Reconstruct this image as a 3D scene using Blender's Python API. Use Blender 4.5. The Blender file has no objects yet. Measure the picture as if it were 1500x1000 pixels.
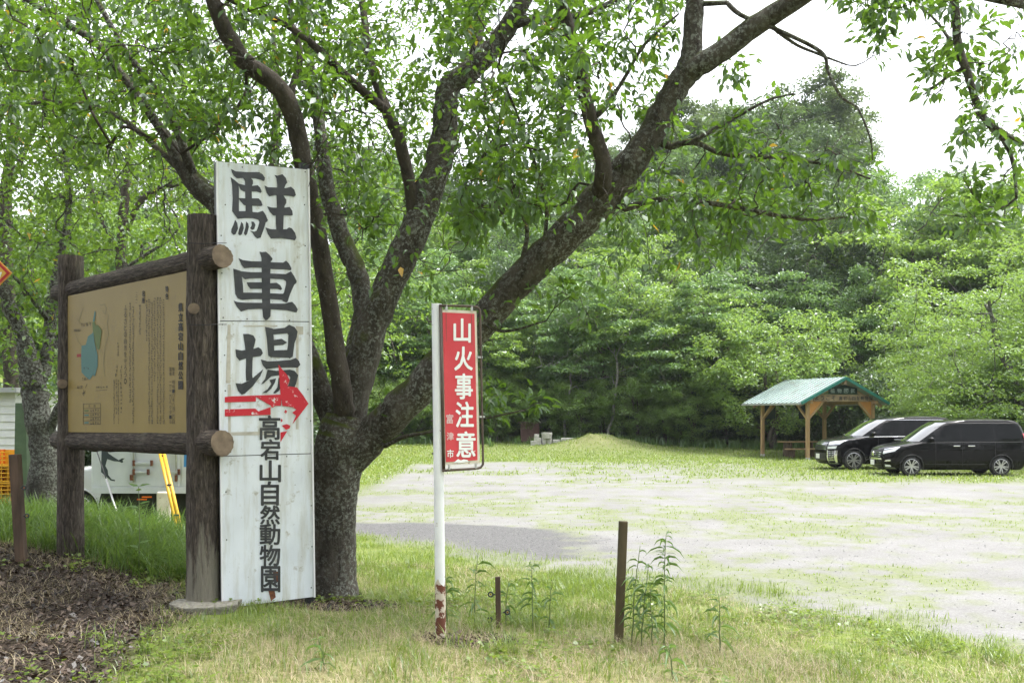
import bpy, bmesh, math, random
import numpy as np
from mathutils import Vector, Matrix
S = bpy.context.scene
C = S.collection
# ------------------------------------------------------------------ camera, sky, sun, exposure
F = 1458.33; ZC = 1.95; HOR = 608.0          # focal length in photo pixels, eye height over the lot, horizon row
cd = bpy.data.cameras.new('camera'); cam = bpy.data.objects.new('camera', cd); C.objects.link(cam)
cd.sensor_width = 36; cd.lens = 35; cd.shift_y = (HOR - 500) / 1500
cd.clip_start = 0.1; cd.clip_end = 2000
cam.location = (0, 0, ZC); cam.rotation_euler = (math.pi / 2, 0, 0)
S.camera = cam
SUN_EL, SUN_AZ = math.radians(68), math.radians(72)   # azimuth measured from +Y towards +X
W = bpy.data.worlds.new('World'); S.world = W; W.use_nodes = True
wn, wl = W.node_tree.nodes, W.node_tree.links
bg = wn['Background']
sky = wn.new('ShaderNodeTexSky'); sky.sky_type = 'NISHITA'; sky.sun_disc = False
sky.sun_elevation = SUN_EL; sky.sun_rotation = SUN_AZ
sky.dust_density = 4.0; sky.air_density = 1.0; sky.ozone_density = 1.0
hs = wn.new('ShaderNodeHueSaturation'); hs.inputs['Saturation'].default_value = 0.22   # thin white cloud cover
wl.new(sky.outputs[0], hs.inputs['Color']); wl.new(hs.outputs[0], bg.inputs['Color'])
bg.inputs['Strength'].default_value = 0.15
sd = bpy.data.lights.new('sun', 'SUN'); sun = bpy.data.objects.new('sun', sd); C.objects.link(sun)
sd.energy = 1.5; sd.angle = math.radians(14); sd.color = (1.0, 0.96, 0.9)
sun.rotation_euler = (math.pi / 2 - SUN_EL, 0, math.pi - SUN_AZ)
sun.location = (0, 0, 40)
S.view_settings.view_transform = 'Standard'; S.view_settings.look = 'None'
S.view_settings.exposure = 1.9; S.view_settings.gamma = 1.0; S.view_settings.use_curve_mapping = False
S.render.engine = 'CYCLES'
cy = S.cycles
cy.max_bounces = 7; cy.diffuse_bounces = 3; cy.glossy_bounces = 3; cy.transmission_bounces = 4
cy.use_denoising = True
try: cy.denoiser = 'OPENIMAGEDENOISE'
except Exception: pass
cy.use_adaptive_sampling = True; cy.adaptive_threshold = 0.02
cy.sample_clamp_indirect = 8
# ------------------------------------------------------------------ helpers
RNG = np.random.default_rng(7); random.seed(7)
def P(px, py, Y):
    return Vector(((px - 750) / F * Y, Y, ZC - (py - HOR) / F * Y))
def rgb(*c): return (c[0], c[1], c[2], 1.0)
def link(o, parent=None):
    C.objects.link(o)
    if parent is not None: o.parent = parent
    return o
def tag(o, label=None, cat=None, group=None, kind=None):
    if label: o['label'] = label
    if cat: o['category'] = cat
    if group: o['group'] = group
    if kind: o['kind'] = kind
    return o
def empty(name, loc, label=None, cat=None, group=None, rz=0.0):
    o = bpy.data.objects.new(name, None); o.empty_display_size = 0.2
    o.location = loc; o.rotation_euler = (0, 0, rz); C.objects.link(o)
    return tag(o, label, cat, group)
def wloc(o):
    v = Vector((0, 0, 0))
    while o is not None: v = v + o.location; o = o.parent
    return v
def mesh_np(name, v, loops, sizes, smooth=True, attrs=None):
    """v (n,3); loops flat vertex indices; sizes verts per face (int or array)"""
    me = bpy.data.meshes.new(name)
    v = np.asarray(v, dtype=np.float32); loops = np.asarray(loops, dtype=np.int32).ravel()
    if np.isscalar(sizes): sizes = np.full(len(loops) // sizes, sizes, dtype=np.int32)
    sizes = np.asarray(sizes, dtype=np.int32)
    starts = np.concatenate([[0], np.cumsum(sizes)[:-1]]).astype(np.int32)
    me.vertices.add(len(v)); me.vertices.foreach_set('co', v.ravel())
    me.loops.add(len(loops)); me.loops.foreach_set('vertex_index', loops)
    me.polygons.add(len(sizes)); me.polygons.foreach_set('loop_start', starts)
    try: me.polygons.foreach_set('loop_total', sizes)
    except Exception: pass
    if smooth: me.polygons.foreach_set('use_smooth', np.ones(len(sizes), dtype=bool))
    if attrs:
        for k, (dom, arr) in attrs.items():
            a = me.attributes.new(k, 'FLOAT', dom); a.data.foreach_set('value', np.asarray(arr, dtype=np.float32))
    me.update(calc_edges=True); me.validate()
    return me
class MB:
    """collects shapes (world space) and links them as one mesh"""
    def __init__(s): s.v = []; s.f = []; s.n = 0
    def add(s, v, f):
        v = [tuple(p) for p in v]
        s.v += v; s.f += [tuple(i + s.n for i in q) for q in f]; s.n += len(v); return s
    def box(s, c, size, M=None, R=None):
        x, y, z = [k / 2 for k in size]
        v = [Vector((i * x, j * y, k * z)) for i in (-1, 1) for j in (-1, 1) for k in (-1, 1)]
        if R is not None: v = [R @ p for p in v]
        v = [p + Vector(c) for p in v]
        return s.add(v, [(0, 1, 3, 2), (4, 6, 7, 5), (0, 4, 5, 1), (2, 3, 7, 6), (0, 2, 6, 4), (1, 5, 7, 3)])
    def beam(s, a, b, w, h, up=(0, 0, 1)):
        a, b = Vector(a), Vector(b); d = (b - a).normalized(); u = Vector(up)
        r = d.cross(u)
        if r.length < 1e-4: r = d.cross(Vector((1, 0, 0)))
        r.normalize(); u = r.cross(d).normalized()
        v = []
        for p in (a, b):
            for i, j in ((-1, -1), (1, -1), (1, 1), (-1, 1)): v.append(p + r * (i * w / 2) + u * (j * h / 2))
        return s.add(v, [(3, 2, 1, 0), (4, 5, 6, 7)] + [(k, (k + 1) % 4, 4 + (k + 1) % 4, 4 + k) for k in range(4)])
    def tube(s, pts, rad, n=10, cap=True):
        v, f = tube_np([np.array(p) for p in pts], rad, n, cap)
        return s.add(v, f)
    def poly_prism(s, front, off):
        """front: list of points; off: extrusion vector"""
        n = len(front); off = Vector(off)
        v = [Vector(p) for p in front] + [Vector(p) + off for p in front]
        return s.add(v, [tuple(range(n)), tuple(range(2 * n - 1, n - 1, -1))] + [(k, k + n, (k + 1) % n + n, (k + 1) % n) for k in range(n)])
    def build(s, name, mat, parent=None, smooth=False, bevel=0, seg=2, angle=None):
        me = bpy.data.meshes.new(name)
        o_ = wloc(parent) if parent is not None else Vector((0, 0, 0))
        me.from_pydata([(p[0] - o_.x, p[1] - o_.y, p[2] - o_.z) for p in s.v], [], s.f); me.update()
        bm = bmesh.new(); bm.from_mesh(me); bmesh.ops.recalc_face_normals(bm, faces=bm.faces)
        if bevel:
            bmesh.ops.bevel(bm, geom=[e for e in bm.edges if e.is_manifold and e.calc_face_angle(0) > 0.5], offset=bevel, segments=seg, affect='EDGES', profile=0.6)
        bm.to_mesh(me); bm.free()
        if smooth:
            me.polygons.foreach_set('use_smooth', [True] * len(me.polygons))
            if angle:
                try: me.set_sharp_from_angle(angle=angle)
                except Exception: pass
        o = bpy.data.objects.new(name, me); me.materials.append(mat)
        return link(o, parent)
def tube_np(pts, rad, n=8, cap=True):
    pts = np.array(pts, dtype=float); k = len(pts)
    rad = np.broadcast_to(np.array(rad, dtype=float), (k,))
    t = np.gradient(pts, axis=0); t /= np.linalg.norm(t, axis=1)[:, None] + 1e-9
    ref = np.array([0., 0., 1.]) if abs(t[0][2]) < 0.9 else np.array([1., 0., 0.])
    u = np.cross(t[0], ref); u /= np.linalg.norm(u)
    a = np.arange(n) * 2 * math.pi / n; ca, sa = np.cos(a), np.sin(a)
    V = np.empty((k, n, 3))
    for i in range(k):
        u = u - t[i] * np.dot(u, t[i]); u /= np.linalg.norm(u) + 1e-9
        w = np.cross(t[i], u)
        V[i] = pts[i] + rad[i] * (ca[:, None] * u + sa[:, None] * w)
    f = [(i * n + j, i * n + (j + 1) % n, (i + 1) * n + (j + 1) % n, (i + 1) * n + j) for i in range(k - 1) for j in range(n)]
    if cap: f += [tuple(range(n - 1, -1, -1)), tuple(range((k - 1) * n, k * n))]
    return V.reshape(-1, 3), f
def spline(pts, per=6):
    """Catmull-Rom through rows of any width"""
    p = np.array(pts, dtype=float)
    if len(p) < 3: return np.array([p[0] + (p[-1] - p[0]) * t for t in np.linspace(0, 1, per + 1)])
    q = np.vstack([2 * p[0] - p[1], p, 2 * p[-1] - p[-2]]); out = []
    for i in range(1, len(q) - 2):
        for t in np.linspace(0, 1, per, endpoint=False):
            a, b, c, d = q[i - 1], q[i], q[i + 1], q[i + 2]
            out.append(0.5 * (2 * b + (c - a) * t + (2 * a - 5 * b + 4 * c - d) * t * t + (3 * b - a - 3 * c + d) * t ** 3))
    out.append(p[-1]); return np.array(out)
# numpy value noise
_perm = np.random.default_rng(3).random((256, 256))
def vnoise(x, y, s=1.0, o=0):
    x = np.asarray(x, float) * s + 37.1 * o; y = np.asarray(y, float) * s + 91.7 * o
    xi = np.floor(x).astype(int); yi = np.floor(y).astype(int); fx = x - xi; fy = y - yi
    fx = fx * fx * (3 - 2 * fx); fy = fy * fy * (3 - 2 * fy)
    g = lambda i, j: _perm[i % 256, j % 256]
    return (g(xi, yi) * (1 - fx) + g(xi + 1, yi) * fx) * (1 - fy) + (g(xi, yi + 1) * (1 - fx) + g(xi + 1, yi + 1) * fx) * fy
def fbm(x, y, s=1.0, o=0, n=4):
    r = 0; a = 0.5; t = 0
    for k in range(n): r = r + a * vnoise(x, y, s * 2 ** k, o + k); t += a; a *= 0.5
    return r / t
def sstep(a, b, x):
    t = np.clip((np.asarray(x, float) - a) / (b - a), 0, 1); return t * t * (3 - 2 * t)
# ------------------------------------------------------------------ materials
def newmat(name):
    m = bpy.data.materials.new(name); m.use_nodes = True
    return m, m.node_tree.nodes, m.node_tree.links, m.node_tree.nodes['Principled BSDF']
def ramp(nt, fac, stops):
    r = nt.nodes.new('ShaderNodeValToRGB'); nt.links.new(fac, r.inputs[0])
    e = r.color_ramp.elements
    while len(e) < len(stops): e.new(0.5)
    for k, (p, c) in enumerate(stops): e[k].position = p; e[k].color = c if len(c) == 4 else (*c, 1)
    return r.outputs[0]
def noise(nt, scale, detail=4, rough=0.55, coord='Object', stretch=None, dist=0):
    tc = nt.nodes.new('ShaderNodeTexCoord'); src = tc.outputs[coord]
    if stretch:
        mp = nt.nodes.new('ShaderNodeMapping'); mp.inputs['Scale'].default_value = stretch
        nt.links.new(src, mp.inputs['Vector']); src = mp.outputs[0]
    n = nt.nodes.new('ShaderNodeTexNoise'); nt.links.new(src, n.inputs['Vector'])
    n.inputs['Scale'].default_value = scale; n.inputs['Detail'].default_value = detail
    n.inputs['Roughness'].default_value = rough; n.inputs['Distortion'].default_value = dist
    return n.outputs['Fac']
def mix(nt, fac, a, b, blend='MIX'):
    m = nt.nodes.new('ShaderNodeMix'); m.data_type = 'RGBA'; m.blend_type = blend
    for sock, val in ((m.inputs[0], fac), (m.inputs[6], a), (m.inputs[7], b)):
        if hasattr(val, 'is_linked'): nt.links.new(val, sock)
        elif isinstance(val, (int, float)): sock.default_value = val
        else: sock.default_value = val if len(val) == 4 else (*val, 1)
    return m.outputs[2]
def attr(nt, name):
    a = nt.nodes.new('ShaderNodeAttribute'); a.attribute_name = name; return a.outputs['Fac']
def bump(nt, bsdf, h, strength=0.3, dist=0.02):
    b = nt.nodes.new('ShaderNodeBump'); b.inputs['Strength'].default_value = strength; b.inputs['Distance'].default_value = dist
    nt.links.new(h, b.inputs['Height']); nt.links.new(b.outputs[0], bsdf.inputs['Normal']); return b
def pmat(name, c1, c2=None, scale=6, rough=0.6, metal=0.0, bmp=0.0, bdist=0.01, stretch=None, stain=None, stain_scale=3, stain_lo=0.55, stain_hi=0.7, spec=0.5, coat=0.0, detail=5):
    m, n, l, b = newmat(name); nt = m.node_tree
    b.inputs['Roughness'].default_value = rough; b.inputs['Metallic'].default_value = metal
    b.inputs['Specular IOR Level'].default_value = spec
    if coat: b.inputs['Coat Weight'].default_value = coat; b.inputs['Coat Roughness'].default_value = 0.03
    col = None
    if c2 is not None:
        nz = noise(nt, scale, detail, stretch=stretch)
        col = ramp(nt, nz, [(0.3, c1), (0.7, c2)])
        if bmp: bump(nt, b, nz, bmp, bdist)
    if stain is not None:
        st = ramp(nt, noise(nt, stain_scale, 8, 0.65), [(stain_lo, (0, 0, 0)), (stain_hi, (1, 1, 1))])
        col = mix(nt, st, col if col is not None else c1, stain)
    if col is not None: l.new(col, b.inputs['Base Color'])
    else: b.inputs['Base Color'].default_value = (*c1, 1)
    return m
def leafmat(name, c_dark, c_lite, trans, gloss=0.06, tfac=0.42, odd=None):
    """leaf: diffuse + translucent + a little sheen; per-leaf value 'lv'"""
    m, n, l, b = newmat(name); nt = m.node_tree; n.remove(b)
    out = n['Material Output']; lv = attr(nt, 'lv')
    stops = [(0.0, c_dark), (0.9, c_lite)]
    tst = [(0.0, tuple(k * 0.75 for k in trans)), (0.9, trans)]
    if odd: stops += [(0.993, c_lite), (0.996, odd)]; tst += [(0.993, trans), (0.996, odd)]
    dc = ramp(nt, lv, stops); tc = ramp(nt, lv, tst)
    d = n.new('ShaderNodeBsdfDiffuse'); l.new(dc, d.inputs[0])
    t = n.new('ShaderNodeBsdfTranslucent'); l.new(tc, t.inputs[0])
    mx = n.new('ShaderNodeMixShader'); mx.inputs[0].default_value = tfac; l.new(d.outputs[0], mx.inputs[1]); l.new(t.outputs[0], mx.inputs[2])
    g = n.new('ShaderNodeBsdfGlossy'); g.inputs['Roughness'].default_value = 0.38; g.inputs[0].default_value = (0.9, 0.95, 1, 1)
    mg = n.new('ShaderNodeMixShader'); mg.inputs[0].default_value = gloss; l.new(mx.outputs[0], mg.inputs[1]); l.new(g.outputs[0], mg.inputs[2])
    l.new(mg.outputs[0], out.inputs[0]); return m
M = {}
def bark(name, dark, lite, lichen, lam, moss=0.0, moss_col=(0.06, 0.075, 0.015)):
    m, n, l, b = newmat(name); nt = m.node_tree
    n1 = noise(nt, 9, 8, 0.65, stretch=(1, 1, 0.45), dist=0.6)
    col = ramp(nt, n1, [(0.3, dark), (0.68, lite)])
    lm = ramp(nt, noise(nt, 30, 7, 0.75), [(1 - lam - 0.02, (0, 0, 0)), (1 - lam + 0.05, (1, 1, 1))])
    big = ramp(nt, noise(nt, 2.2, 2), [(0.3, (0.1, 0.1, 0.1)), (0.62, (1, 1, 1))])
    lm2 = mix(nt, 1.0, lm, big, 'MULTIPLY')
    col = mix(nt, lm2, col, lichen)
    if moss:
        ge = n.new('ShaderNodeNewGeometry'); sx = n.new('ShaderNodeSeparateXYZ'); l.new(ge.outputs['Normal'], sx.inputs[0])
        md = n.new('ShaderNodeMath'); md.operation = 'MULTIPLY_ADD'; l.new(sx.outputs['Z'], md.inputs[0]); md.inputs[1].default_value = 0.55
        l.new(noise(nt, 5, 5), md.inputs[2])
        mk = ramp(nt, md.outputs[0], [(0.78 - moss, (0, 0, 0)), (0.95 - moss, (1, 1, 1))])
        col = mix(nt, mk, col, moss_col)
    l.new(col, b.inputs['Base Color']); b.inputs['Roughness'].default_value = 0.9; b.inputs['Specular IOR Level'].default_value = 0.2
    bump(nt, b, noise(nt, 28, 8, 0.7, stretch=(1, 1, 0.5), dist=0.8), 0.9, 0.03)
    return m
M['bark'] = bark('cherry_bark', (0.026, 0.022, 0.017), (0.105, 0.093, 0.075), (0.23, 0.245, 0.21), 0.48, moss=0.06)
M['bark_smooth'] = bark('smooth_cherry_bark', (0.03, 0.025, 0.02), (0.1, 0.085, 0.07), (0.22, 0.22, 0.2), 0.40)
M['bark_pale'] = bark('lichen_cherry_bark', (0.025, 0.022, 0.018), (0.085, 0.078, 0.065), (0.22, 0.235, 0.2), 0.5)
M['bark_far'] = pmat('forest_bark', (0.05, 0.04, 0.03), (0.13, 0.11, 0.09), 5, 0.9)
M['bark_white'] = pmat('pale_dead_bark', (0.16, 0.15, 0.13), (0.3, 0.29, 0.26), 8, 0.85)
M['leaf'] = leafmat('cherry_leaf', (0.022, 0.056, 0.011), (0.065, 0.125, 0.02), (0.165, 0.31, 0.022), 0.05, 0.44, odd=(0.55, 0.33, 0.03))
M['leaf_mid'] = leafmat('left_cherry_leaf', (0.035, 0.08, 0.015), (0.095, 0.165, 0.026), (0.2, 0.34, 0.03), 0.04, 0.45, odd=(0.5, 0.33, 0.03))
M['leaf_light'] = leafmat('light_forest_leaf', (0.085, 0.16, 0.032), (0.165, 0.27, 0.058), (0.3, 0.46, 0.07), 0.05, 0.46)
M['leaf_mapl'] = leafmat('maple_forest_leaf', (0.068, 0.148, 0.042), (0.135, 0.235, 0.075), (0.23, 0.38, 0.09), 0.05, 0.44)
M['leaf_dark'] = leafmat('evergreen_leaf', (0.032, 0.066, 0.026), (0.078, 0.13, 0.048), (0.13, 0.21, 0.055), 0.05, 0.34)
M['leaf_olive'] = leafmat('ridge_leaf', (0.06, 0.1, 0.04), (0.12, 0.17, 0.065), (0.17, 0.25, 0.07), 0.04, 0.4)
M['grass'] = leafmat('grass_blade', (0.08, 0.13, 0.02), (0.18, 0.25, 0.04), (0.3, 0.41, 0.05), 0.04, 0.42)
M['grass_long'] = leafmat('long_grass_blade', (0.045, 0.09, 0.018), (0.1, 0.17, 0.03), (0.2, 0.32, 0.045), 0.025, 0.4)
M['straw'] = leafmat('dry_grass_blade', (0.24, 0.2, 0.11), (0.46, 0.39, 0.25), (0.42, 0.35, 0.2), 0.03, 0.25)
M['weed'] = leafmat('weed_leaf', (0.07, 0.14, 0.035), (0.13, 0.22, 0.06), (0.24, 0.38, 0.07), 0.05, 0.4)
M['litter'] = leafmat('leaf_litter', (0.016, 0.012, 0.009), (0.14, 0.105, 0.08), (0.1, 0.06, 0.03), 0.03, 0.08)
# ------------------------------------------------------------------ ground
BN = np.array([-0.777, -0.629])
def bank_d(x, y): return (x - 4.2) * BN[0] + (y - 8.0) * BN[1] + 0.5 * (fbm(x, y, 0.6, 11) - 0.5)
def gz(x, y):
    x = np.asarray(x, float); y = np.asarray(y, float)
    d = bank_d(x, y)
    b = 0.34 * sstep(-0.3, 5.2, d) + 0.02 * np.clip(d - 4, 0, 6)
    b = b + 0.26 * sstep(3.2, 5.2, -x) * sstep(6, 9, y)
    b = b * (1 - sstep(10.5, 15.5, y + 0.25 * x))
    b = b - 0.06 * np.exp(-(((x + 1.6) / 0.9) ** 2 + ((y - 9.6) / 0.9) ** 2))
    far = 0.042 * np.clip(y - 46, 0, 14) + 0.06 * (fbm(x, y, 0.25, 5) - 0.5) * sstep(20, 40, y)
    mound = (0.55 + 0.7 * (fbm(x, y, 0.9, 17) - 0.5)) * np.exp(-(((x - 4.7) / 2.1) ** 2 + ((y - 52.5) / 1.6) ** 2))
    R = 15.5 + 7 * np.exp(-((x - 26) / 12) ** 2) - 15 * sstep(34, 44, x)
    hill = R * sstep(60, 112, y)
    lot = 0.03 * (fbm(x, y, 0.35, 2) - 0.5) * sstep(8, 12, y)
    micro = 0.05 * (fbm(x, y, 2.6, 9, 3) - 0.5) * sstep(0.0, 1.0, d) * (1 - sstep(14, 18, y))
    return b + far + mound + hill + lot + micro
def G(x, y): return float(gz(x, y))
def masks(x, y):
    x = np.asarray(x, float); y = np.asarray(y, float)
    d = bank_d(x, y); n = fbm(x, y, 1.1, 21); n2 = fbm(x * 0.6, y * 1.0, 0.45, 31); n3 = fbm(x, y, 3.5, 41, 3)
    bank = sstep(-0.7, 0.5, d + 1.4 * (n - 0.5)) * (1 - sstep(14.2, 15.2, y + 0.5 * x + n) * (x > -4.5) * 0.0)
    mul = sstep(-2.35, -2.95, x + 0.35 * (y - 7) * 0.3 + 1.2 * (n - 0.5)) * (1 - sstep(9.3, 10.2, y + 0.45 * (x + 4) + 0.8 * (n - .5)))
    bare = np.exp(-(((x + 1.7) / 0.8) ** 2 + ((y - 8.9) / 0.6) ** 2)) * 1.1 + np.exp(-(((x + 0.35) / 0.5) ** 2 + ((y - 7.3) / 0.35) ** 2))
    mul = np.clip(np.maximum(mul, sstep(0.45, 0.8, bare + 0.5 * (n3 - 0.5))), 0, 1)
    straw = sstep(8.2, 6.4, y - 0.12 * x + 3.2 * (n - 0.5) + 1.2 * (n3 - .5)) * sstep(-2.6, -1.4, x) * (1 - sstep(2.2, 3.4, x + n))
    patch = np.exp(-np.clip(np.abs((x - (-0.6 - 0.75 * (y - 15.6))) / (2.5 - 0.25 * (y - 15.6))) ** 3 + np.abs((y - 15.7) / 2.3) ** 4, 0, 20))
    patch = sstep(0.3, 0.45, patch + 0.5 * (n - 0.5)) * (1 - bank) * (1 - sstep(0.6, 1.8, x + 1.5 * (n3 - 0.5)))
    # grass patches in the gravel lot
    strip = np.exp(-((y - 20.5 - 0.1 * x) / 1.9) ** 2) * sstep(2.0, -1.5, x + 2 * (n - .5))
    farg = np.clip(sstep(36, 43, y + 10 * (n2 - 0.5)), 0, 1)
    right = sstep(27, 31, y + 3 * (n - 0.5)) * sstep(5, 11, x + 3 * (n - .5))
    pat = sstep(0.46, 0.66, 0.4 * n2 + 0.25 * n + 0.4 * n3) * 0.55
    edge = sstep(-2.8, 0, d + 2.0 * (n - .5)) * 0.55 * sstep(0.4, 0.6, n3)
    g = np.clip(np.maximum.reduce([bank, strip * 0.62 * sstep(0.3, 0.6, n3), farg * 0.85, right * 0.8, pat, edge]) * (1 - patch), 0, 1)
    st_m = 0.6 * np.exp(-(((x - 4.5) / 2.0) ** 2 + ((y - 51.8) / 1.4) ** 2)) * sstep(0.3, 0.6, n3 + 0.2 * n); straw = np.maximum(straw, st_m)
    left = (x < -3.5) & (y > 10); g = np.where(left, np.maximum(g, sstep(-3.2, -4.5, x)), g)
    return g, mul, straw, patch
def nonuni(segs):
    out = [segs[0][0]]
    for a, b, n in segs: out += list(np.linspace(a, b, n + 1)[1:])
    return np.array(out)
gx = nonuni([(-420, -60, 18), (-60, -14, 46), (-14, -6, 60), (-6, 6, 150), (6, 16, 70), (16, 70, 60), (70, 420, 18)])
gy = nonuni([(-60, 0, 14), (0, 4, 14), (4, 12, 110), (12, 24, 110), (24, 62, 90), (62, 130, 50), (130, 700, 20)])
XX, YY = np.meshgrid(gx, gy); ZZ = gz(XX, YY)
nx, ny = len(gx), len(gy)
idx = np.arange(nx * ny).reshape(ny, nx)
quads = np.stack([idx[:-1, :-1], idx[:-1, 1:], idx[1:, 1:], idx[1:, :-1]], -1).reshape(-1, 4)
g_, mu_, st_, pa_ = masks(XX.ravel(), YY.ravel())
me = mesh_np('ground', np.stack([XX.ravel(), YY.ravel(), ZZ.ravel()], 1), quads, 4, attrs={'gr': ('POINT', g_), 'mu': ('POINT', mu_), 'st': ('POINT', st_), 'pa': ('POINT', pa_)})
def ground_mat():
    m, n, l, b = newmat('ground_gravel_soil'); nt = m.node_tree
    tc = n.new('ShaderNodeTexCoord')
    vo = n.new('ShaderNodeTexVoronoi'); vo.inputs['Scale'].default_value = 48; l.new(tc.outputs['Object'], vo.inputs['Vector'])
    sep = n.new('ShaderNodeSeparateColor'); l.new(vo.outputs['Color'], sep.inputs[0])
    stone = ramp(nt, sep.outputs[0], [(0.0, (0.145, 0.144, 0.142)), (0.5, (0.185, 0.184, 0.182)), (1.0, (0.235, 0.234, 0.231))])
    gap = ramp(nt, vo.outputs['Distance'], [(0.35, (1, 1, 1)), (0.8, (0.82, 0.81, 0.79))])
    grav = mix(nt, 1.0, stone, gap, 'MULTIPLY')
    dust = ramp(nt, noise(nt, 0.7, 6, 0.6), [(0.35, (0.14, 0.138, 0.134)), (0.65, (0.21, 0.209, 0.208))])
    grav = mix(nt, 0.5, grav, dust)
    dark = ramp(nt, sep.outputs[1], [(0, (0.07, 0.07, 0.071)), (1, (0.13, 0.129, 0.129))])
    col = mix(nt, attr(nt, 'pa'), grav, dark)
    fn = noise(nt, 14, 7, 0.7)
    soil = ramp(nt, fn, [(0.3, (0.075, 0.1, 0.022)), (0.5, (0.125, 0.16, 0.035)), (0.75, (0.19, 0.2, 0.075))])
    gm = n.new('ShaderNodeMath'); gm.operation = 'ADD'; gm.use_clamp = True; l.new(attr(nt, 'gr'), gm.inputs[0])
    sb = n.new('ShaderNodeMath'); sb.operation = 'MULTIPLY_ADD'; l.new(noise(nt, 9, 6, 0.7), sb.inputs[0]); sb.inputs[1].default_value = 1.6; sb.inputs[2].default_value = -0.8
    ga = n.new('ShaderNodeMath'); ga.operation = 'MULTIPLY'; l.new(attr(nt, 'gr'), ga.inputs[0]); l.new(sb.outputs[0], ga.inputs[1]); l.new(ga.outputs[0], gm.inputs[1])
    col = mix(nt, gm.outputs[0], col, soil)
    stc = ramp(nt, fn, [(0.3, (0.19, 0.16, 0.085)), (0.7, (0.38, 0.33, 0.2))])
    sh = n.new('ShaderNodeMath'); sh.operation = 'MULTIPLY'; l.new(attr(nt, 'st'), sh.inputs[0]); sh.inputs[1].default_value = 0.42
    col = mix(nt, sh.outputs[0], col, stc)
    mc = ramp(nt, noise(nt, 30, 8, 0.75), [(0.3, (0.014, 0.011, 0.008)), (0.55, (0.045, 0.034, 0.025)), (0.75, (0.1, 0.08, 0.06))])
    col = mix(nt, attr(nt, 'mu'), col, mc)
    l.new(col, b.inputs['Base Color']); b.inputs['Roughness'].default_value = 0.95; b.inputs['Specular IOR Level'].default_value = 0.15
    hh = mix(nt, 0.5, noise(nt, 40, 8, 0.7), vo.outputs['Distance'])
    bump(nt, b, hh, 0.35, 0.008)
    return m
M['ground'] = ground_mat()
go = link(bpy.data.objects.new('ground', me)); me.materials.append(M['ground'])
tag(go, 'gravel parking lot with grassy bank and wooded hillside', 'ground', kind='structure')

# ------------------------------------------------------------------ blades
def blades(name, x, y, h, w, bend, mat, label, cat='grass', seg=2, parent=None, z0=None, lvr=(0, 1)):
    n = len(x); z = gz(x, y) - 0.01 if z0 is None else z0
    a = RNG.uniform(0, 2 * math.pi, n); dirx, diry = np.cos(a), np.sin(a)
    px_, py_ = -diry, dirx
    tw = RNG.uniform(-0.5, 0.5, n)
    rows = []
    for k in range(seg + 1):
        t = k / seg; out = bend * h * t ** 1.8; up = h * (t - 0.35 * np.clip(bend, 0, 1.4) * t ** 2.4)
        cx = x + dirx * out; cy_ = y + diry * out; cz = z + up
        ww = w * (1 - 0.55 * t) * 0.5
        if k < seg:
            sx_ = px_ + tw * dirx * t; sy_ = py_ + tw * diry * t
            rows.append(np.stack([cx - sx_ * ww, cy_ - sy_ * ww, cz], 1)); rows.append(np.stack([cx + sx_ * ww, cy_ + sy_ * ww, cz], 1))
        else: rows.append(np.stack([cx, cy_, cz], 1))
    nv = 2 * seg + 1
    V = np.stack(rows, 1).reshape(-1, 3); base = (np.arange(n) * nv)[:, None]
    lo = []; sz = []
    tmpl = []
    for k in range(seg - 1): tmpl.append([2 * k, 2 * k + 1, 2 * k + 3, 2 * k + 2])
    q = np.concatenate([base + np.array(t)[None] for t in tmpl], 0) if tmpl else np.zeros((0, 4), int)
    tri = base + np.array([2 * seg - 2, 2 * seg - 1, 2 * seg])[None]
    loops = np.concatenate([q.ravel(), tri.ravel()]); sizes = np.concatenate([np.full(len(q), 4), np.full(len(tri), 3)])
    lv = np.repeat(RNG.uniform(*lvr, n), nv)
    me = mesh_np(name, V, loops, sizes, attrs={'lv': ('POINT', lv)}); me.materials.append(mat)
    o = link(bpy.data.objects.new(name, me), parent)
    if parent is None: tag(o, label, cat, kind='stuff')
    return o
def scatter(n, x0, x1, y0, y1, prob):
    x = RNG.uniform(x0, x1, n); y = RNG.uniform(y0, y1, n); k = RNG.random(n) < prob(x, y); return x[k], y[k]
def view(x, y, pad=0.6): return (np.abs(x) < y * 0.53 + pad)
# bank grass, short
def pr_bank(x, y):
    g, mu, st, pa = masks(x, y); cl = sstep(0.3, 0.62, fbm(x, y, 2.2, 55))
    return np.where(bank_d(x, y) > -0.9, g * (1 - mu) * (1 - 0.3 * st) * (0.3 + 0.7 * cl), 0) * view(x, y)
x, y = scatter(240000, -8, 6, 4.2, 17, pr_bank)
hh = RNG.uniform(0.03, 0.10, len(x)) * (0.6 + 1.0 * fbm(x, y, 1.3, 61)) * (1 + 0.9 * sstep(0.6, 0.75, fbm(x, y, 1.8, 71)))
blades('bank_grass', x, y, hh, RNG.uniform(0.004, 0.009, len(x)), RNG.uniform(0.15, 0.9, len(x)), M['grass'], 'short yellow green grass covering the bank beside the signs')
def pr_straw(x, y):
    g, mu, st, pa = masks(x, y); return np.clip(st * 0.32 + 0.4 * g * (bank_d(x, y) > 0) * sstep(0.35, 0.6, fbm(x, y, 1.7, 77)) + 0.02 * mu, 0, 1) * view(x, y) * (bank_d(x, y) > 0)
x, y = scatter(170000, -6, 5.5, 4.2, 12.5, pr_straw)
blades('dry_grass', x, y, RNG.uniform(0.04, 0.16, len(x)) , RNG.uniform(0.002, 0.005, len(x)), RNG.uniform(0.5, 2.2, len(x)), M['straw'], 'dry tan mown grass lying at the foot of the bank')
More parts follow.
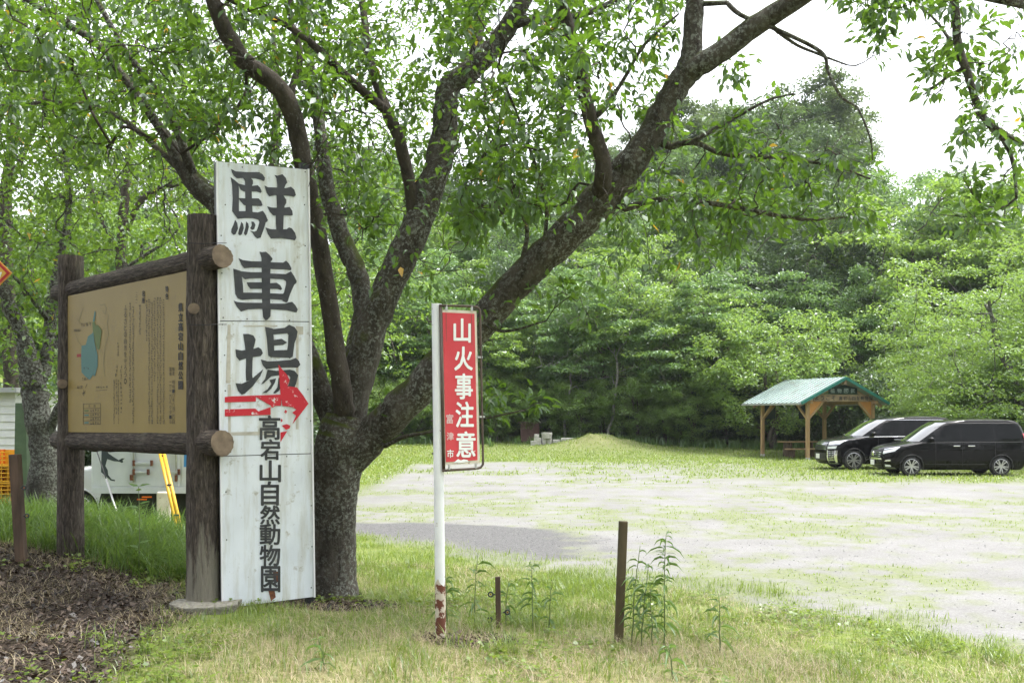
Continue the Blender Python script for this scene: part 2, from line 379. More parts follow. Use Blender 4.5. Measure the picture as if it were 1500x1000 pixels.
# medium tufts
tx, ty = scatter(1500, -3, 5, 5, 12.5, lambda x, y: (masks(x, y)[0] * (1 - masks(x, y)[1]) * (1 - .3 * masks(x, y)[2]) * (bank_d(x, y) > 0.1) * view(x, y)) * sstep(0.45, 0.65, fbm(x, y, 0.9, 81)))
k = 26; x = np.repeat(tx, k) + RNG.normal(0, 0.05, len(tx) * k); y = np.repeat(ty, k) + RNG.normal(0, 0.05, len(tx) * k)
blades('tuft_grass', x, y, RNG.uniform(0.08, 0.24, len(x)), RNG.uniform(0.004, 0.008, len(x)), RNG.uniform(0.3, 1.2, len(x)), M['grass'], 'taller green tufts standing out of the bank grass', seg=3)
# long arching grass behind the map board
tx, ty = scatter(700, -8.5, -2.2, 9.0, 13.2, lambda x, y: ((y > 9.4 - 0.35 * (x + 3)) & (x < -2.35)).astype(float) * view(x, y, 1))
k = 34; x = np.repeat(tx, k) + RNG.normal(0, 0.08, len(tx) * k); y = np.repeat(ty, k) + RNG.normal(0, 0.08, len(tx) * k)
blades('long_grass', x, y, RNG.uniform(0.2, 0.52, len(x)), RNG.uniform(0.006, 0.013, len(x)), RNG.uniform(0.3, 1.5, len(x)), M['grass_long'], 'long arching green grass behind the wooden map board', seg=5)
# lot tufts, thin out with distance
def pr_lot(x, y):
    g, mu, st, pa = masks(x, y); return np.where(bank_d(x, y) < -0.2, sstep(0.25, 0.8, g), 0) * view(x, y, 1.5)
x, y = scatter(110000, -9, 16, 8, 30, pr_lot)
blades('lot_grass', x, y, RNG.uniform(0.02, 0.07, len(x)), RNG.uniform(0.008, 0.018, len(x)), RNG.uniform(0.2, 1.0, len(x)), M['grass'], 'sparse low grass patches growing through the gravel lot', lvr=(0.3, 1))
x, y = scatter(130000, -16, 34, 28, 62, pr_lot)
blades('far_lot_grass', x, y, RNG.uniform(0.04, 0.14, len(x)), RNG.uniform(0.02, 0.045, len(x)), RNG.uniform(0.2, 1.0, len(x)), M['grass'], 'pale green grass on the far side of the lot', lvr=(0.3, 1))
# tall weeds along the edge of the wood
tx, ty = scatter(2600, -14, 16, 48, 61, lambda x, y: np.exp(-((y - (56.2 - 0.42 * np.clip(x - 3, 0, 20))) / 1.1) ** 2) * (0.25 + 0.75 * sstep(0.45, 0.6, fbm(x, y, 0.35, 91))))
k = 22; x = np.repeat(tx, k) + RNG.normal(0, 0.12, len(tx) * k); y = np.repeat(ty, k) + RNG.normal(0, 0.12, len(tx) * k)
blades('edge_weeds', x, y, RNG.uniform(0.15, 0.6, len(x)), RNG.uniform(0.03, 0.07, len(x)), RNG.uniform(0.05, 0.6, len(x)), M['weed'], 'knee high green weeds along the edge of the wood', cat='weeds', seg=3)
# pebbles on the near lot
def pebbles(n):
    x, y = scatter(n, -3, 8, 8.2, 19, lambda x, y: (bank_d(x, y) < 0.1) * view(x, y) * (1 - 0.6 * masks(x, y)[0]))
    n = len(x); oct_ = np.array([[1, 0, 0], [0, 1, 0], [-1, 0, 0], [0, -1, 0], [0, 0, .32], [0, 0, -.6]], float)
    s = RNG.uniform(0.006, 0.014, n)[:, None, None]; a = RNG.uniform(0, 6.28, n)
    v = oct_[None] * s * RNG.uniform(0.6, 1.3, (n, 6, 1))
    ca, sa = np.cos(a)[:, None], np.sin(a)[:, None]
    vx = v[..., 0] * ca - v[..., 1] * sa; vy = v[..., 0] * sa + v[..., 1] * ca
    V = np.stack([vx + x[:, None], vy + y[:, None], v[..., 2] + (gz(x, y) + 0.004)[:, None]], -1).reshape(-1, 3)
    t = np.array([[0, 1, 4], [1, 2, 4], [2, 3, 4], [3, 0, 4], [1, 0, 5], [2, 1, 5], [3, 2, 5], [0, 3, 5]])
    L = ((np.arange(n) * 6)[:, None, None] + t[None]).reshape(-1)
    me = mesh_np('gravel_stones', V, L, 3, smooth=False, attrs={'lv': ('POINT', np.repeat(RNG.random(n), 6))})
    m, nn, l, b = newmat('loose_stone'); l.new(ramp(m.node_tree, attr(m.node_tree, 'lv'), [(0, (0.15, 0.149, 0.147)), (1, (0.31, 0.308, 0.304))]), b.inputs['Base Color']); b.inputs['Roughness'].default_value = 0.9
    me.materials.append(m)
    tag(link(bpy.data.objects.new('gravel_stones', me)), 'loose grey stones scattered over the gravel lot', 'gravel', kind='stuff')
pebbles(2500)
# leaf litter and twigs on the dark soil
def litter(n):
    x, y = scatter(n, -7, 0.5, 4.5, 11, lambda x, y: np.clip(masks(x, y)[1], 0, 1) * view(x, y)); n = len(x)
    L = RNG.uniform(0.012, 0.075, n) * RNG.uniform(0.4, 1, n); Wd = L * RNG.uniform(0.2, 0.6, n); a = RNG.uniform(0, 6.28, n)
    ti = RNG.normal(0, 0.5, n); ro = RNG.normal(0, 0.4, n)
    z = gz(x, y) + RNG.uniform(0.002, 0.03, n)
    t = np.array([[-.5, 0], [-.1, -.5], [.5, 0], [-.1, .5]])
    lx = t[None, :, 0] * L[:, None]; ly = t[None, :, 1] * Wd[:, None]
    lz = np.abs(ly) * 0.5 + lx * np.sin(ti)[:, None] + ly * np.sin(ro)[:, None]
    ca, sa = np.cos(a)[:, None], np.sin(a)[:, None]
    V = np.stack([lx * ca - ly * sa + x[:, None], lx * sa + ly * ca + y[:, None], lz + z[:, None]], -1).reshape(-1, 3)
    Fq = (np.arange(n) * 4)[:, None] + np.array([0, 1, 2, 3])[None]
    me = mesh_np('leaf_litter', V, Fq, 4, attrs={'lv': ('POINT', np.repeat(RNG.random(n) ** 1.5, 4))}); me.materials.append(M['litter'])
    tag(link(bpy.data.objects.new('leaf_litter', me)), 'brown leaf litter and bark chips in front of the map board', 'leaf litter', kind='stuff')
litter(90000)

# small broad leaved weeds and clover low in the grass and litter
def ground_weeds(n):
    x, y = scatter(n, -6, 5, 4.6, 11.5, lambda x, y: view(x, y) * (bank_d(x, y) > 0) * sstep(0.5, 0.8, fbm(x, y, 1.5, 101)) * (1 - 0.55 * masks(x, y)[1]))
    k = 7; n = len(x) * k; px_ = np.repeat(x, k) + RNG.normal(0, 0.025, n); py_ = np.repeat(y, k) + RNG.normal(0, 0.025, n)
    pos = np.stack([px_, py_, gz(px_, py_) + RNG.uniform(0.01, 0.07, n)], 1); dr = np.stack([RNG.normal(0, 1, n), RNG.normal(0, 1, n), RNG.normal(0.2, 0.2, n)], 1)
    nr = np.stack([RNG.normal(0, 0.3, n), RNG.normal(0, 0.3, n), np.ones(n)], 1); L = RNG.uniform(0.018, 0.045, n)
    T = np.array([[0, 0, 0], [0.5, -0.45, 0.05], [1.0, 0, -0.08], [0.5, 0.45, 0.05]]); d = dr / np.linalg.norm(dr, axis=1)[:, None]; s = np.cross(nr, d); s /= np.linalg.norm(s, axis=1)[:, None]; nn = np.cross(d, s)
    V = (pos[:, None] + d[:, None] * (T[None, :, 0:1] * L[:, None, None]) + s[:, None] * (T[None, :, 1:2] * L[:, None, None]) + nn[:, None] * (T[None, :, 2:3] * L[:, None, None])).reshape(-1, 3)
    me = mesh_np('ground_weeds', V, (np.arange(n) * 4)[:, None] + np.array([0, 1, 2, 3])[None], 4, attrs={'lv': ('POINT', np.repeat(RNG.random(n) * 0.9, 4))}); me.materials.append(M['grass'])
    tag(link(bpy.data.objects.new('ground_weeds', me)), 'small clover like weeds low in the bank grass and litter', 'weeds', kind='stuff')
ground_weeds(10000)
# ------------------------------------------------------------------ trees
LEAF6 = np.array([[0, 0, 0], [0.33, -0.5, 0.06], [0.33, 0.5, 0.06], [0.38, 0, -0.02], [0.72, -0.3, 0.0], [0.72, 0.3, 0.0], [0.72, 0, -0.07], [1.0, 0, -0.17]])
LEAF6_T = np.array([[0, 1, 3], [0, 3, 2], [1, 4, 6], [1, 6, 3], [3, 6, 5], [3, 5, 2], [4, 7, 6], [6, 7, 5]])
LEAF4 = np.array([[0, 0, 0], [0.42, -0.5, 0.08], [1.0, 0, -0.12], [0.42, 0.5, 0.08]])
LEAF4_T = np.array([[0, 1, 2], [0, 2, 3]])
def frames(dirv, nrm):
    d = dirv / (np.linalg.norm(dirv, axis=1)[:, None] + 1e-9)
    s = np.cross(nrm, d); s /= np.linalg.norm(s, axis=1)[:, None] + 1e-9
    n = np.cross(d, s); return d, s, n
def leaf_arrays(pos, dirv, nrm, length, wr, hi=True):
    cz = RNG.uniform(-0.2, 2.4, (len(pos), 1, 1))
    d, s, n = frames(dirv, nrm); T = LEAF6 if hi else LEAF4; TT = LEAF6_T if hi else LEAF4_T
    L = length[:, None, None]; Wd = (length * wr)[:, None, None]
    V = pos[:, None] + d[:, None] * (T[None, :, 0:1] * L) + s[:, None] * (T[None, :, 1:2] * Wd) + n[:, None] * (T[None, :, 2:3] * L * cz)
    k = len(T); Fc = (np.arange(len(pos)) * k)[:, None, None] + TT[None]
    return V.reshape(-1, 3), Fc.reshape(-1, 3), k
def leaf_mesh(name, pos, dirv, nrm, length, wr, lv, mat, hi=True):
    V, Fc, k = leaf_arrays(pos, dirv, nrm, length, wr, hi)
    me = mesh_np(name, V, Fc, 3, smooth=hi, attrs={'lv': ('POINT', np.repeat(lv, k))}); me.materials.append(mat); return me
class Skel:
    def __init__(s): s.p = np.zeros((0, 3)); s.par = []; s.r = []; s.chains = []; s.len = np.zeros(0); s.dir = np.zeros((0, 3))
    def chain(s, pts, rad=None, par=-1):
        """append a path; first point may be an existing node (par)"""
        pts = np.asarray(pts, float); n0 = len(s.p); ids = []
        L = 0 if par < 0 else s.len[par]
        ds = np.gradient(pts, axis=0) if len(pts) > 1 else np.zeros_like(pts); ds /= np.linalg.norm(ds, axis=1)[:, None] + 1e-9
        start = 0 if par < 0 else 1
        if par >= 0: ids.append(par)
        seg = np.linalg.norm(np.diff(pts, axis=0), axis=1); cum = L + np.concatenate([[0], np.cumsum(seg)])
        new = pts[start:]
        s.p = np.vstack([s.p, new]); s.len = np.concatenate([s.len, cum[start:]]); s.dir = np.vstack([s.dir, ds[start:]])
        for k in range(len(new)):
            s.par.append(par if k == 0 else n0 + k - 1); s.r.append(None if rad is None else rad[start + k]); ids.append(n0 + k)
        s.chains.append((ids, rad is not None)); return ids
    def grow(s, attr_pts, rng, step=0.25, lenw=0.25, wob=0.06, sag=0.0, upb=0.0):
        d0 = np.array([np.min(np.linalg.norm(s.p - a, axis=1)) for a in attr_pts]); tips = []
        for i in np.argsort(d0):
            a = attr_pts[i]; v = a - s.p; d = np.linalg.norm(v, axis=1)
            al = np.sum(v * s.dir, 1) / (d + 1e-6)
            j = int(np.argmin(d * (1.25 - 0.3 * al) + lenw * s.len))
            dist = d[j]
            if dist < 0.05: continue
            k = max(3, int(dist / step) + 1); t = np.linspace(0, 1, k + 1)[:, None]
            c = s.p[j] + (s.dir[j] * 0.35 + v[j] / dist * 0.15) * dist; c[2] += upb * dist
            b = (1 - t) ** 2 * s.p[j] + 2 * (1 - t) * t * c + t * t * a
            b[1:-1] += rng.normal(0, wob, (k - 1, 3)) * min(dist, 1.0) * 0.5
            b[:, 2] -= (sag * dist * t[:, 0] ** 2)
            tips.append(s.chain(b, None, j))
        return tips
    def radii(s, tip=0.004, p=2.3, cap=None):
        n = len(s.p); acc = np.zeros(n); r = np.zeros(n)
        for i in range(n - 1, -1, -1):
            rr = max(acc[i], tip ** p) ** (1 / p); r[i] = s.r[i] if s.r[i] is not None else rr
            if cap and s.r[i] is None: r[i] = min(r[i], cap)
            if s.par[i] >= 0: acc[s.par[i]] += rr ** p
        return r
def chains_mesh(name, sk, r, chains, mat, smooth=True, rough=0.0, origin=None, big=0.03):
    vs = []; fs = []; off = 0
    for ids, _ in chains:
        pts = sk.p[ids]; rr = r[ids].copy()
        if len(ids) > 1 and rr[0] > rr[1] * 1.05: rr[0] = rr[1] * 1.15
        m = rr.max(); n = 14 if m > 0.08 else (8 if m > big else (5 if m > 0.01 else 3))
        v, f = tube_np(pts, rr, n, cap=True)
        vs.append(v); fs += [tuple(i + off for i in q) for q in f]; off += len(v)
    v = np.vstack(vs)
    if origin is not None: v = v - np.array(origin)
    sizes = [len(q) for q in fs]; loops = [i for q in fs for i in q]
    me = mesh_np(name, v, loops, sizes, smooth); me.materials.append(mat); return me
def limb(sk, rows, par=None, per=5, rough=0.035, rng=RNG):
    """rows: (px, py, depth, width_px)"""
    pts = []
    for px, py, Y, w in rows:
        q = P(px, py, Y); pts.append((q.x, q.y, q.z, w / F * Y / 2))
    s = spline(pts, per); s[:, 3] *= 1 + rng.normal(0, rough, len(s)); s[1:-1, :3] += rng.normal(0, 0.25, (len(s) - 2, 3)) * s[1:-1, 3:4] * 0.25 * (rough / 0.03)
    if par is None: return sk.chain(s[:, :3], s[:, 3])
    j = int(np.argmin(np.linalg.norm(sk.p - s[0, :3], axis=1)))
    s[0, :3] = sk.p[j]; return sk.chain(s[:, :3], s[:, 3], j)
def obj_me(name, me, parent): return link(bpy.data.objects.new(name, me), parent)

# ---- the big cherry tree beside the signs
def big_cherry():
    rng = np.random.default_rng(11); sk = Skel(); Y0 = 9.4
    base = P(488, 885, Y0); base.z = G(base.x, base.y) - 0.08
    tree = empty('cherry_tree', (base.x, base.y, base.z), 'large spreading cherry tree with lichened dark limbs rising behind the tall parking sign', 'tree')
    o = np.array(base)
    by = HOR - (base.z - ZC) / Y0 * F
    named = []
    def add(rows, par=True, name='limb', mat='bark', per=5, rough=0.025):
        ids = limb(sk, rows, par if par else None, per, rough, rng=rng); named.append((name, [(ids, True)], mat)); return ids
    add([(484, by, Y0, 100), (485, 865, Y0, 80), (487, 800, Y0, 68), (490, 730, Y0, 67), (495, 680, Y0, 74), (502, 640, Y0, 74), (508, 610, Y0, 60)], None, 'trunk', per=6, rough=0.008)
    # right main limb
    add([(503, 680, Y0, 58), (545, 636, 9.35, 53), (600, 582, 9.2, 50), (650, 530, 9.1, 48), (700, 480, 9.0, 47), (760, 412, 8.9, 47), (820, 355, 8.8, 48), (868, 305, 8.75, 53), (905, 265, 8.7, 51), (935, 225, 8.65, 43), (962, 180, 8.6, 39), (990, 130, 8.55, 38), (1010, 100, 8.5, 37)])
    add([(1005, 108, 8.5, 34), (1014, 70, 8.5, 30), (1017, 20, 8.5, 28), (1015, -60, 8.5, 25), (1000, -160, 8.6, 20), (1010, -260, 8.8, 14)])
    add([(1005, 108, 8.5, 34), (1050, 80, 8.4, 32), (1105, 40, 8.3, 31), (1170, -2, 8.1, 28), (1260, -45, 7.8, 24), (1370, -30, 7.5, 20), (1450, -6, 7.2, 17), (1540, 12, 7.0, 12), (1640, 10, 6.8, 7), (1760, -10, 6.6, 2)])
    add([(875, 300, 8.75, 34), (884, 262, 8.5, 26), (880, 225, 8.4, 23), (862, 165, 8.3, 21), (848, 95, 8.2, 19), (820, 0, 8.1, 17), (780, -110, 8.0, 13), (760, -210, 7.9, 8)], mat='bark_smooth')
    # central limb
    add([(505, 650, Y0, 48), (520, 575, 9.5, 46), (542, 490, 9.55, 46), (572, 415, 9.6, 45), (608, 335, 9.7, 44), (638, 255, 9.75, 41), (652, 190, 9.8, 37), (656, 130, 9.8, 33), (690, 103, 9.75, 31), (735, 55, 9.7, 28), (772, -10, 9.6, 24), (830, -110, 9.5, 18), (850, -220, 9.4, 10)])
    add([(670, 118, 9.8, 22), (697, 70, 9.9, 17), (697, 0, 10, 15), (690, -100, 10, 11), (640, -200, 10, 7)])
    add([(750, 35, 9.7, 16), (790, 30, 9.5, 12), (850, 22, 9.2, 10), (930, -10, 9, 7)])
    add([(608, 330, 9.7, 22), (600, 270, 9.6, 18), (585, 205, 9.5, 18), (566, 162, 9.45, 17), (548, 110, 9.5, 14), (538, 65, 9.6, 12), (530, 0, 9.7, 10), (510, -90, 9.8, 7)], mat='bark_smooth')
    add([(566, 162, 9.45, 14), (513, 117, 9.2, 13), (460, 67, 9.0, 11), (413, 33, 8.9, 10), (350, 7, 8.8, 8), (270, -40, 8.6, 6)], mat='bark_smooth')
    # left slim limb
    add([(505, 625, Y0, 36), (503, 590, 9.25, 30), (492, 510, 9.2, 28), (478, 420, 9.15, 26), (462, 325, 9.1, 25), (446, 245, 9.0, 25), (430, 172, 8.9, 27), (405, 124, 8.8, 27), (360, 92, 8.7, 26), (328, 40, 8.6, 23), (308, -10, 8.5, 20), (280, -110, 8.4, 15), (260, -220, 8.3, 8)], mat='bark_smooth')
    add([(430, 172, 8.9, 14), (428, 130, 9.0, 11), (440, 80, 9.1, 9), (425, 20, 9.2, 7), (430, -60, 9.3, 5)], mat='bark_smooth')
    # back limb and the limb behind the sign towards the left
    add([(510, 560, 9.6, 30), (520, 510, 9.8, 30), (532, 455, 10, 30), (523, 398, 10.1, 29), (502, 350, 10.2, 27), (480, 280, 10.3, 23), (470, 200, 10.4, 18), (455, 100, 10.5, 13), (440, -20, 10.6, 8)])
    add([(497, 640, 9.5, 34), (440, 500, 9.7, 32), (380, 380, 9.9, 32), (325, 305, 10, 32), (280, 262, 10, 28), (243, 200, 10, 16), (213, 157, 10, 13), (177, 107, 10, 12), (140, 63, 10, 11), (40, 0, 10, 8), (-60, -60, 10, 5)])
    add([(285, 266, 10, 16), (263, 200, 9.8, 12), (233, 140, 9.7, 11), (187, 80, 9.6, 10), (160, 33, 9.5, 8), (120, -40, 9.5, 6)])
    add([(270, 255, 10, 10), (200, 190, 10.2, 8), (150, 160, 10.4, 7), (80, 150, 10.6, 6), (0, 155, 10.8, 4)])
    # named side branches seen against the light
    T = 'branch'
    add([(905, 310, 8.7, 11), (970, 292, 8.5, 9), (1050, 299, 8.3, 8), (1130, 314, 8.1, 7), (1185, 322, 8.0, 5), (1240, 318, 7.9, 3)], name=T)
    add([(975, 217, 8.65, 12), (1015, 208, 8.5, 9), (1060, 225, 8.4, 8), (1140, 232, 8.3, 6), (1220, 243, 8.2, 4), (1275, 262, 8.1, 3)], name=T)
    add([(1010, 210, 8.5, 8), (1045, 190, 8.4, 7), (1090, 165, 8.3, 5), (1130, 145, 8.2, 4), (1165, 138, 8.1, 2)], name=T)
    add([(1060, 0, 8.4, 8), (1085, 22, 8.3, 7), (1140, 45, 8.2, 6.5), (1203, 77, 8.1, 6), (1213, 105, 8.1, 5), (1232, 142, 8.0, 4.5), (1257, 160, 8, 3.5), (1275, 205, 8, 2.8), (1278, 235, 8, 1.6)], name=T, mat='bark')
    add([(1120, 30, 8.3, 8), (1160, 62, 8.2, 5), (1200, 80, 8.2, 4), (1240, 95, 8.2, 2.5)], name=T)
    add([(1390, -28, 7.5, 15), (1400, 20, 7.5, 13), (1403, 65, 7.5, 13), (1418, 110, 7.5, 12), (1430, 150, 7.5, 11), (1445, 178, 7.5, 10), (1470, 205, 7.5, 8), (1484, 240, 7.5, 6), (1489, 290, 7.5, 4)], name=T)
    add([(1445, 178, 7.5, 8), (1480, 200, 7.4, 6), (1520, 220, 7.3, 4)], name=T)
    add([(1418, 95, 7.5, 6), (1385, 115, 7.6, 5), (1352, 140, 7.7, 2)], name=T)
    add([(1399, 70, 7.5, 6), (1370, 30, 7.7, 4), (1345, 8, 7.9, 2)], name=T)
    add([(895, 165, 8.3, 0.1), (895, 165, 8.3, 0.1)], name=T) if False else None
    add([(880, 170, 8.3, 8), (915, 115, 8.2, 6), (945, 65, 8.1, 5), (995, 20, 8, 3)], name=T)
    add([(843, 160, 8.5, 18), (800, 135, 8.9, 17), (760, 118, 9.2, 15), (715, 90, 9.5, 10)], name=T) if False else None
    add([(560, 655, 9.3, 10), (590, 640, 9.0, 7), (640, 630, 8.7, 5), (700, 615, 8.4, 4), (770, 600, 8.1, 2.5)], name=T)
    add([(700, 470, 9.0, 8), (740, 485, 8.7, 5), (800, 470, 8.4, 3)], name=T)
    add([(890, 250, 8.5, 9), (940, 150, 8.5, 6), (960, 90, 8.5, 4)], name=T) if False else None
    add([(750, 420, 8.9, 8), (772, 350, 8.8, 7), (762, 300, 8.7, 6), (730, 220, 8.4, 5), (700, 150, 8.1, 4)], name=T)
    add([(795, 375, 8.8, 6), (800, 300, 8.6, 6), (770, 200, 8.3, 5), (730, 100, 8.0, 4)], name=T)
    # bare twigs
    bare = []
    for x0, x1, y0, y1, d0, d1, n in [(1060, 1290, 40, 240, 7.8, 8.5, 26), (870, 1010, 110, 260, 8.0, 9.0, 30), (1000, 1230, 190, 330, 7.8, 8.8, 26), (1350, 1500, 20, 330, 7.1, 8.0, 26), (60, 480, 60, 330, 8.6, 11.5, 90), (470, 700, 100, 420, 8.8, 11.5, 70), (700, 900, 60, 330, 7.9, 9.5, 40)]:
        for _ in range(n):
            q = P(rng.uniform(x0, x1), rng.uniform(y0, y1), rng.uniform(d0, d1)); bare.append((q.x, q.y, q.z))
    sk.grow(np.array(bare), rng, step=0.14, lenw=0.03, wob=0.16, sag=0.0, upb=0.05)
    # leafy regions: x0,x1,y0,y1,d0,d1,count
    regs = [(-60, 480, -60, 150, 7.4, 12, 120), (0, 480, 60, 240, 8.0, 12, 110), (240, 480, -60, 200, 7.6, 11, 70), (450, 700, -60, 340, 8.0, 12.0, 185),
            (640, 860, -40, 330, 6.9, 10.5, 225), (840, 1000, -30, 120, 7.6, 10, 34), (860, 1010, 120, 330, 7.4, 10.0, 60),
            (900, 1090, 285, 395, 7.2, 9.5, 44), (1020, 1200, 175, 335, 7.4, 9.4, 46), (1080, 1290, 230, 350, 7.2, 9.0, 34),
            (1060, 1130, 60, 140, 8, 9, 8), (1190, 1330, -40, 18, 7.2, 9, 16), (1255, 1305, 10, 95, 7.6, 8.2, 8),
            (1330, 1510, -20, 130, 6.8, 8.4, 24), (1395, 1510, 130, 330, 6.7, 8.2, 34), (1330, 1440, 60, 130, 7.2, 8.4, 8),
            (560, 720, 330, 470, 8.2, 10.2, 26), (700, 880, 400, 470, 7.6, 9.2, 12), (700, 795, 572, 603, 7.8, 8.4, 7), (545, 640, 560, 620, 8.6, 9.4, 5), (470, 560, 250, 420, 9.5, 12, 16),
            # the unseen crown above the frame, extra leaves added to shade the foreground
            (-300, 1500, -620, -60, 6.0, 14, 330), (-500, 300, -400, 100, 5.5, 9.0, 60)]
    A = []
    for x0, x1, y0, y1, d0, d1, n in regs:
        for _ in range(int(n * (1.9 if y0 > -100 and x1 < 1010 and y1 < 345 else 1.15))):
            q = P(rng.uniform(x0, x1), rng.uniform(y0, y1), rng.uniform(d0, d1)); A.append((q.x, q.y, q.z))
    A = np.array(A)
    tips = sk.grow(A, rng, step=0.22, lenw=0.06, wob=0.1, sag=0.05, upb=0.08)
    r = sk.radii(0.0028, 2.2, cap=0.032)
    for name, ch, mat in named:
        obj_me(name, chains_mesh(name, sk, r, ch, M[mat], origin=o), tree)
    tw = obj_me('twigs', chains_mesh('twigs', sk, r, [c for c in sk.chains if not c[1]], M['bark_smooth'], origin=o), tree); tw['kind'] = 'stuff'
    # leaves along the twigs
    pos = []; dr = []
    for ids in tips:
        pts = sk.p[ids]; seg = np.diff(pts, axis=0); L = np.linalg.norm(seg, axis=1); tot = L.sum(); cum = np.concatenate([[0], np.cumsum(L)])
        n = int(12 + 15 * min(tot, 1.2) + rng.integers(0, 8)); last = min(tot, 0.75)
        t = tot - last * rng.random(n) ** 1.3
        k = np.clip(np.searchsorted(cum, t) - 1, 0, len(seg) - 1); p = pts[k] + seg[k] * ((t - cum[k]) / L[k])[:, None]
        dd = seg[k] / L[k][:, None]
        side = rng.normal(0, 1, (n, 3)); side -= dd * np.sum(side * dd, 1)[:, None]; side /= np.linalg.norm(side, axis=1)[:, None]
        pos.append(p + side * rng.uniform(0.005, 0.1, n)[:, None] + rng.normal(0, 0.02, (n, 3))); v = dd * 0.5 + side * 0.8; v[:, 2] -= rng.uniform(-0.1, 0.6, n); dr.append(v)
    pos = np.vstack(pos); dr = np.vstack(dr); n = len(pos)
    nr = np.stack([rng.normal(0, 0.38, n), rng.normal(0, 0.38, n), np.ones(n)], 1)
    ln = rng.uniform(0.05, 0.108, n); lv = rng.random(n); wr = 0.5
    # the lower limbs stay bare: leaves that hang close in front of them are few
    lm = np.concatenate([np.array(c[0][0]) for nm, c, mt in named if nm in ('trunk', 'limb')]); lp = sk.p[lm]; lr = r[lm]; ok_ = lr > 0.06; lp, lr = lp[ok_], lr[ok_]
    lu, lw_ = lp[:, 0] / lp[:, 1], (lp[:, 2] - ZC) / lp[:, 1]; drop = np.zeros(n, bool)
    for k in range(len(lp)):
        q = (np.hypot(pos[:, 0] / pos[:, 1] - lu[k], (pos[:, 2] - ZC) / pos[:, 1] - lw_[k]) < 1.6 * lr[k] / lp[k, 1] + 0.006) & (pos[:, 1] < lp[k, 1] + 0.2); drop |= q
    kp = ~(drop & (rng.random(n) < 0.86)); pos, dr, nr, ln, lv = pos[kp], dr[kp], nr[kp], ln[kp], lv[kp]; n = len(pos)
    # the leaves that show largest become parts of their own
    pxx = 750 + F * pos[:, 0] / pos[:, 1]; pyy = HOR - F * (pos[:, 2] - ZC) / pos[:, 1]
    vis = (pxx > 5) & (pxx < 1495) & (pyy > 5) & (pyy < 990)
    size = np.where(vis, ln / pos[:, 1], 0); top = np.argsort(-size)[:300]; keep = np.ones(n, bool); keep[top] = False
    seen = (pyy > -40) & (pxx > -60) & (pxx < 1560)
    for nm, sel, hi in (('foliage', keep & seen, True), ('upper_foliage', keep & ~seen, False)):
        obj_me(nm, leaf_mesh(nm, pos[sel] - o, dr[sel], nr[sel], ln[sel] * (1 if hi else 1.3), wr, lv[sel], M['leaf'], hi), tree)['kind'] = 'stuff'
    protos = []
    for k in range(6):
        protos.append(leaf_mesh('leaf', np.zeros((1, 3)), np.array([[1., 0, 0]]), np.array([[0, 0, 1.]]), np.ones(1), wr, np.array([(k + 0.5) / 6.2]), M['leaf']))
    d, s, nn = frames(dr[top], nr[top])
    for k, i in enumerate(top):
        ob = bpy.data.objects.new('leaf', protos[int(rng.integers(0, 6))])
        mt = Matrix(((d[k][0], s[k][0], nn[k][0], 0), (d[k][1], s[k][1], nn[k][1], 0), (d[k][2], s[k][2], nn[k][2], 0), (0, 0, 0, 1)))
        ob.matrix_basis = Matrix.Translation(Vector(pos[i] - o)) @ mt @ Matrix.Scale(float(ln[i]), 4)
        link(ob, tree)
    return tree
big_cherry()

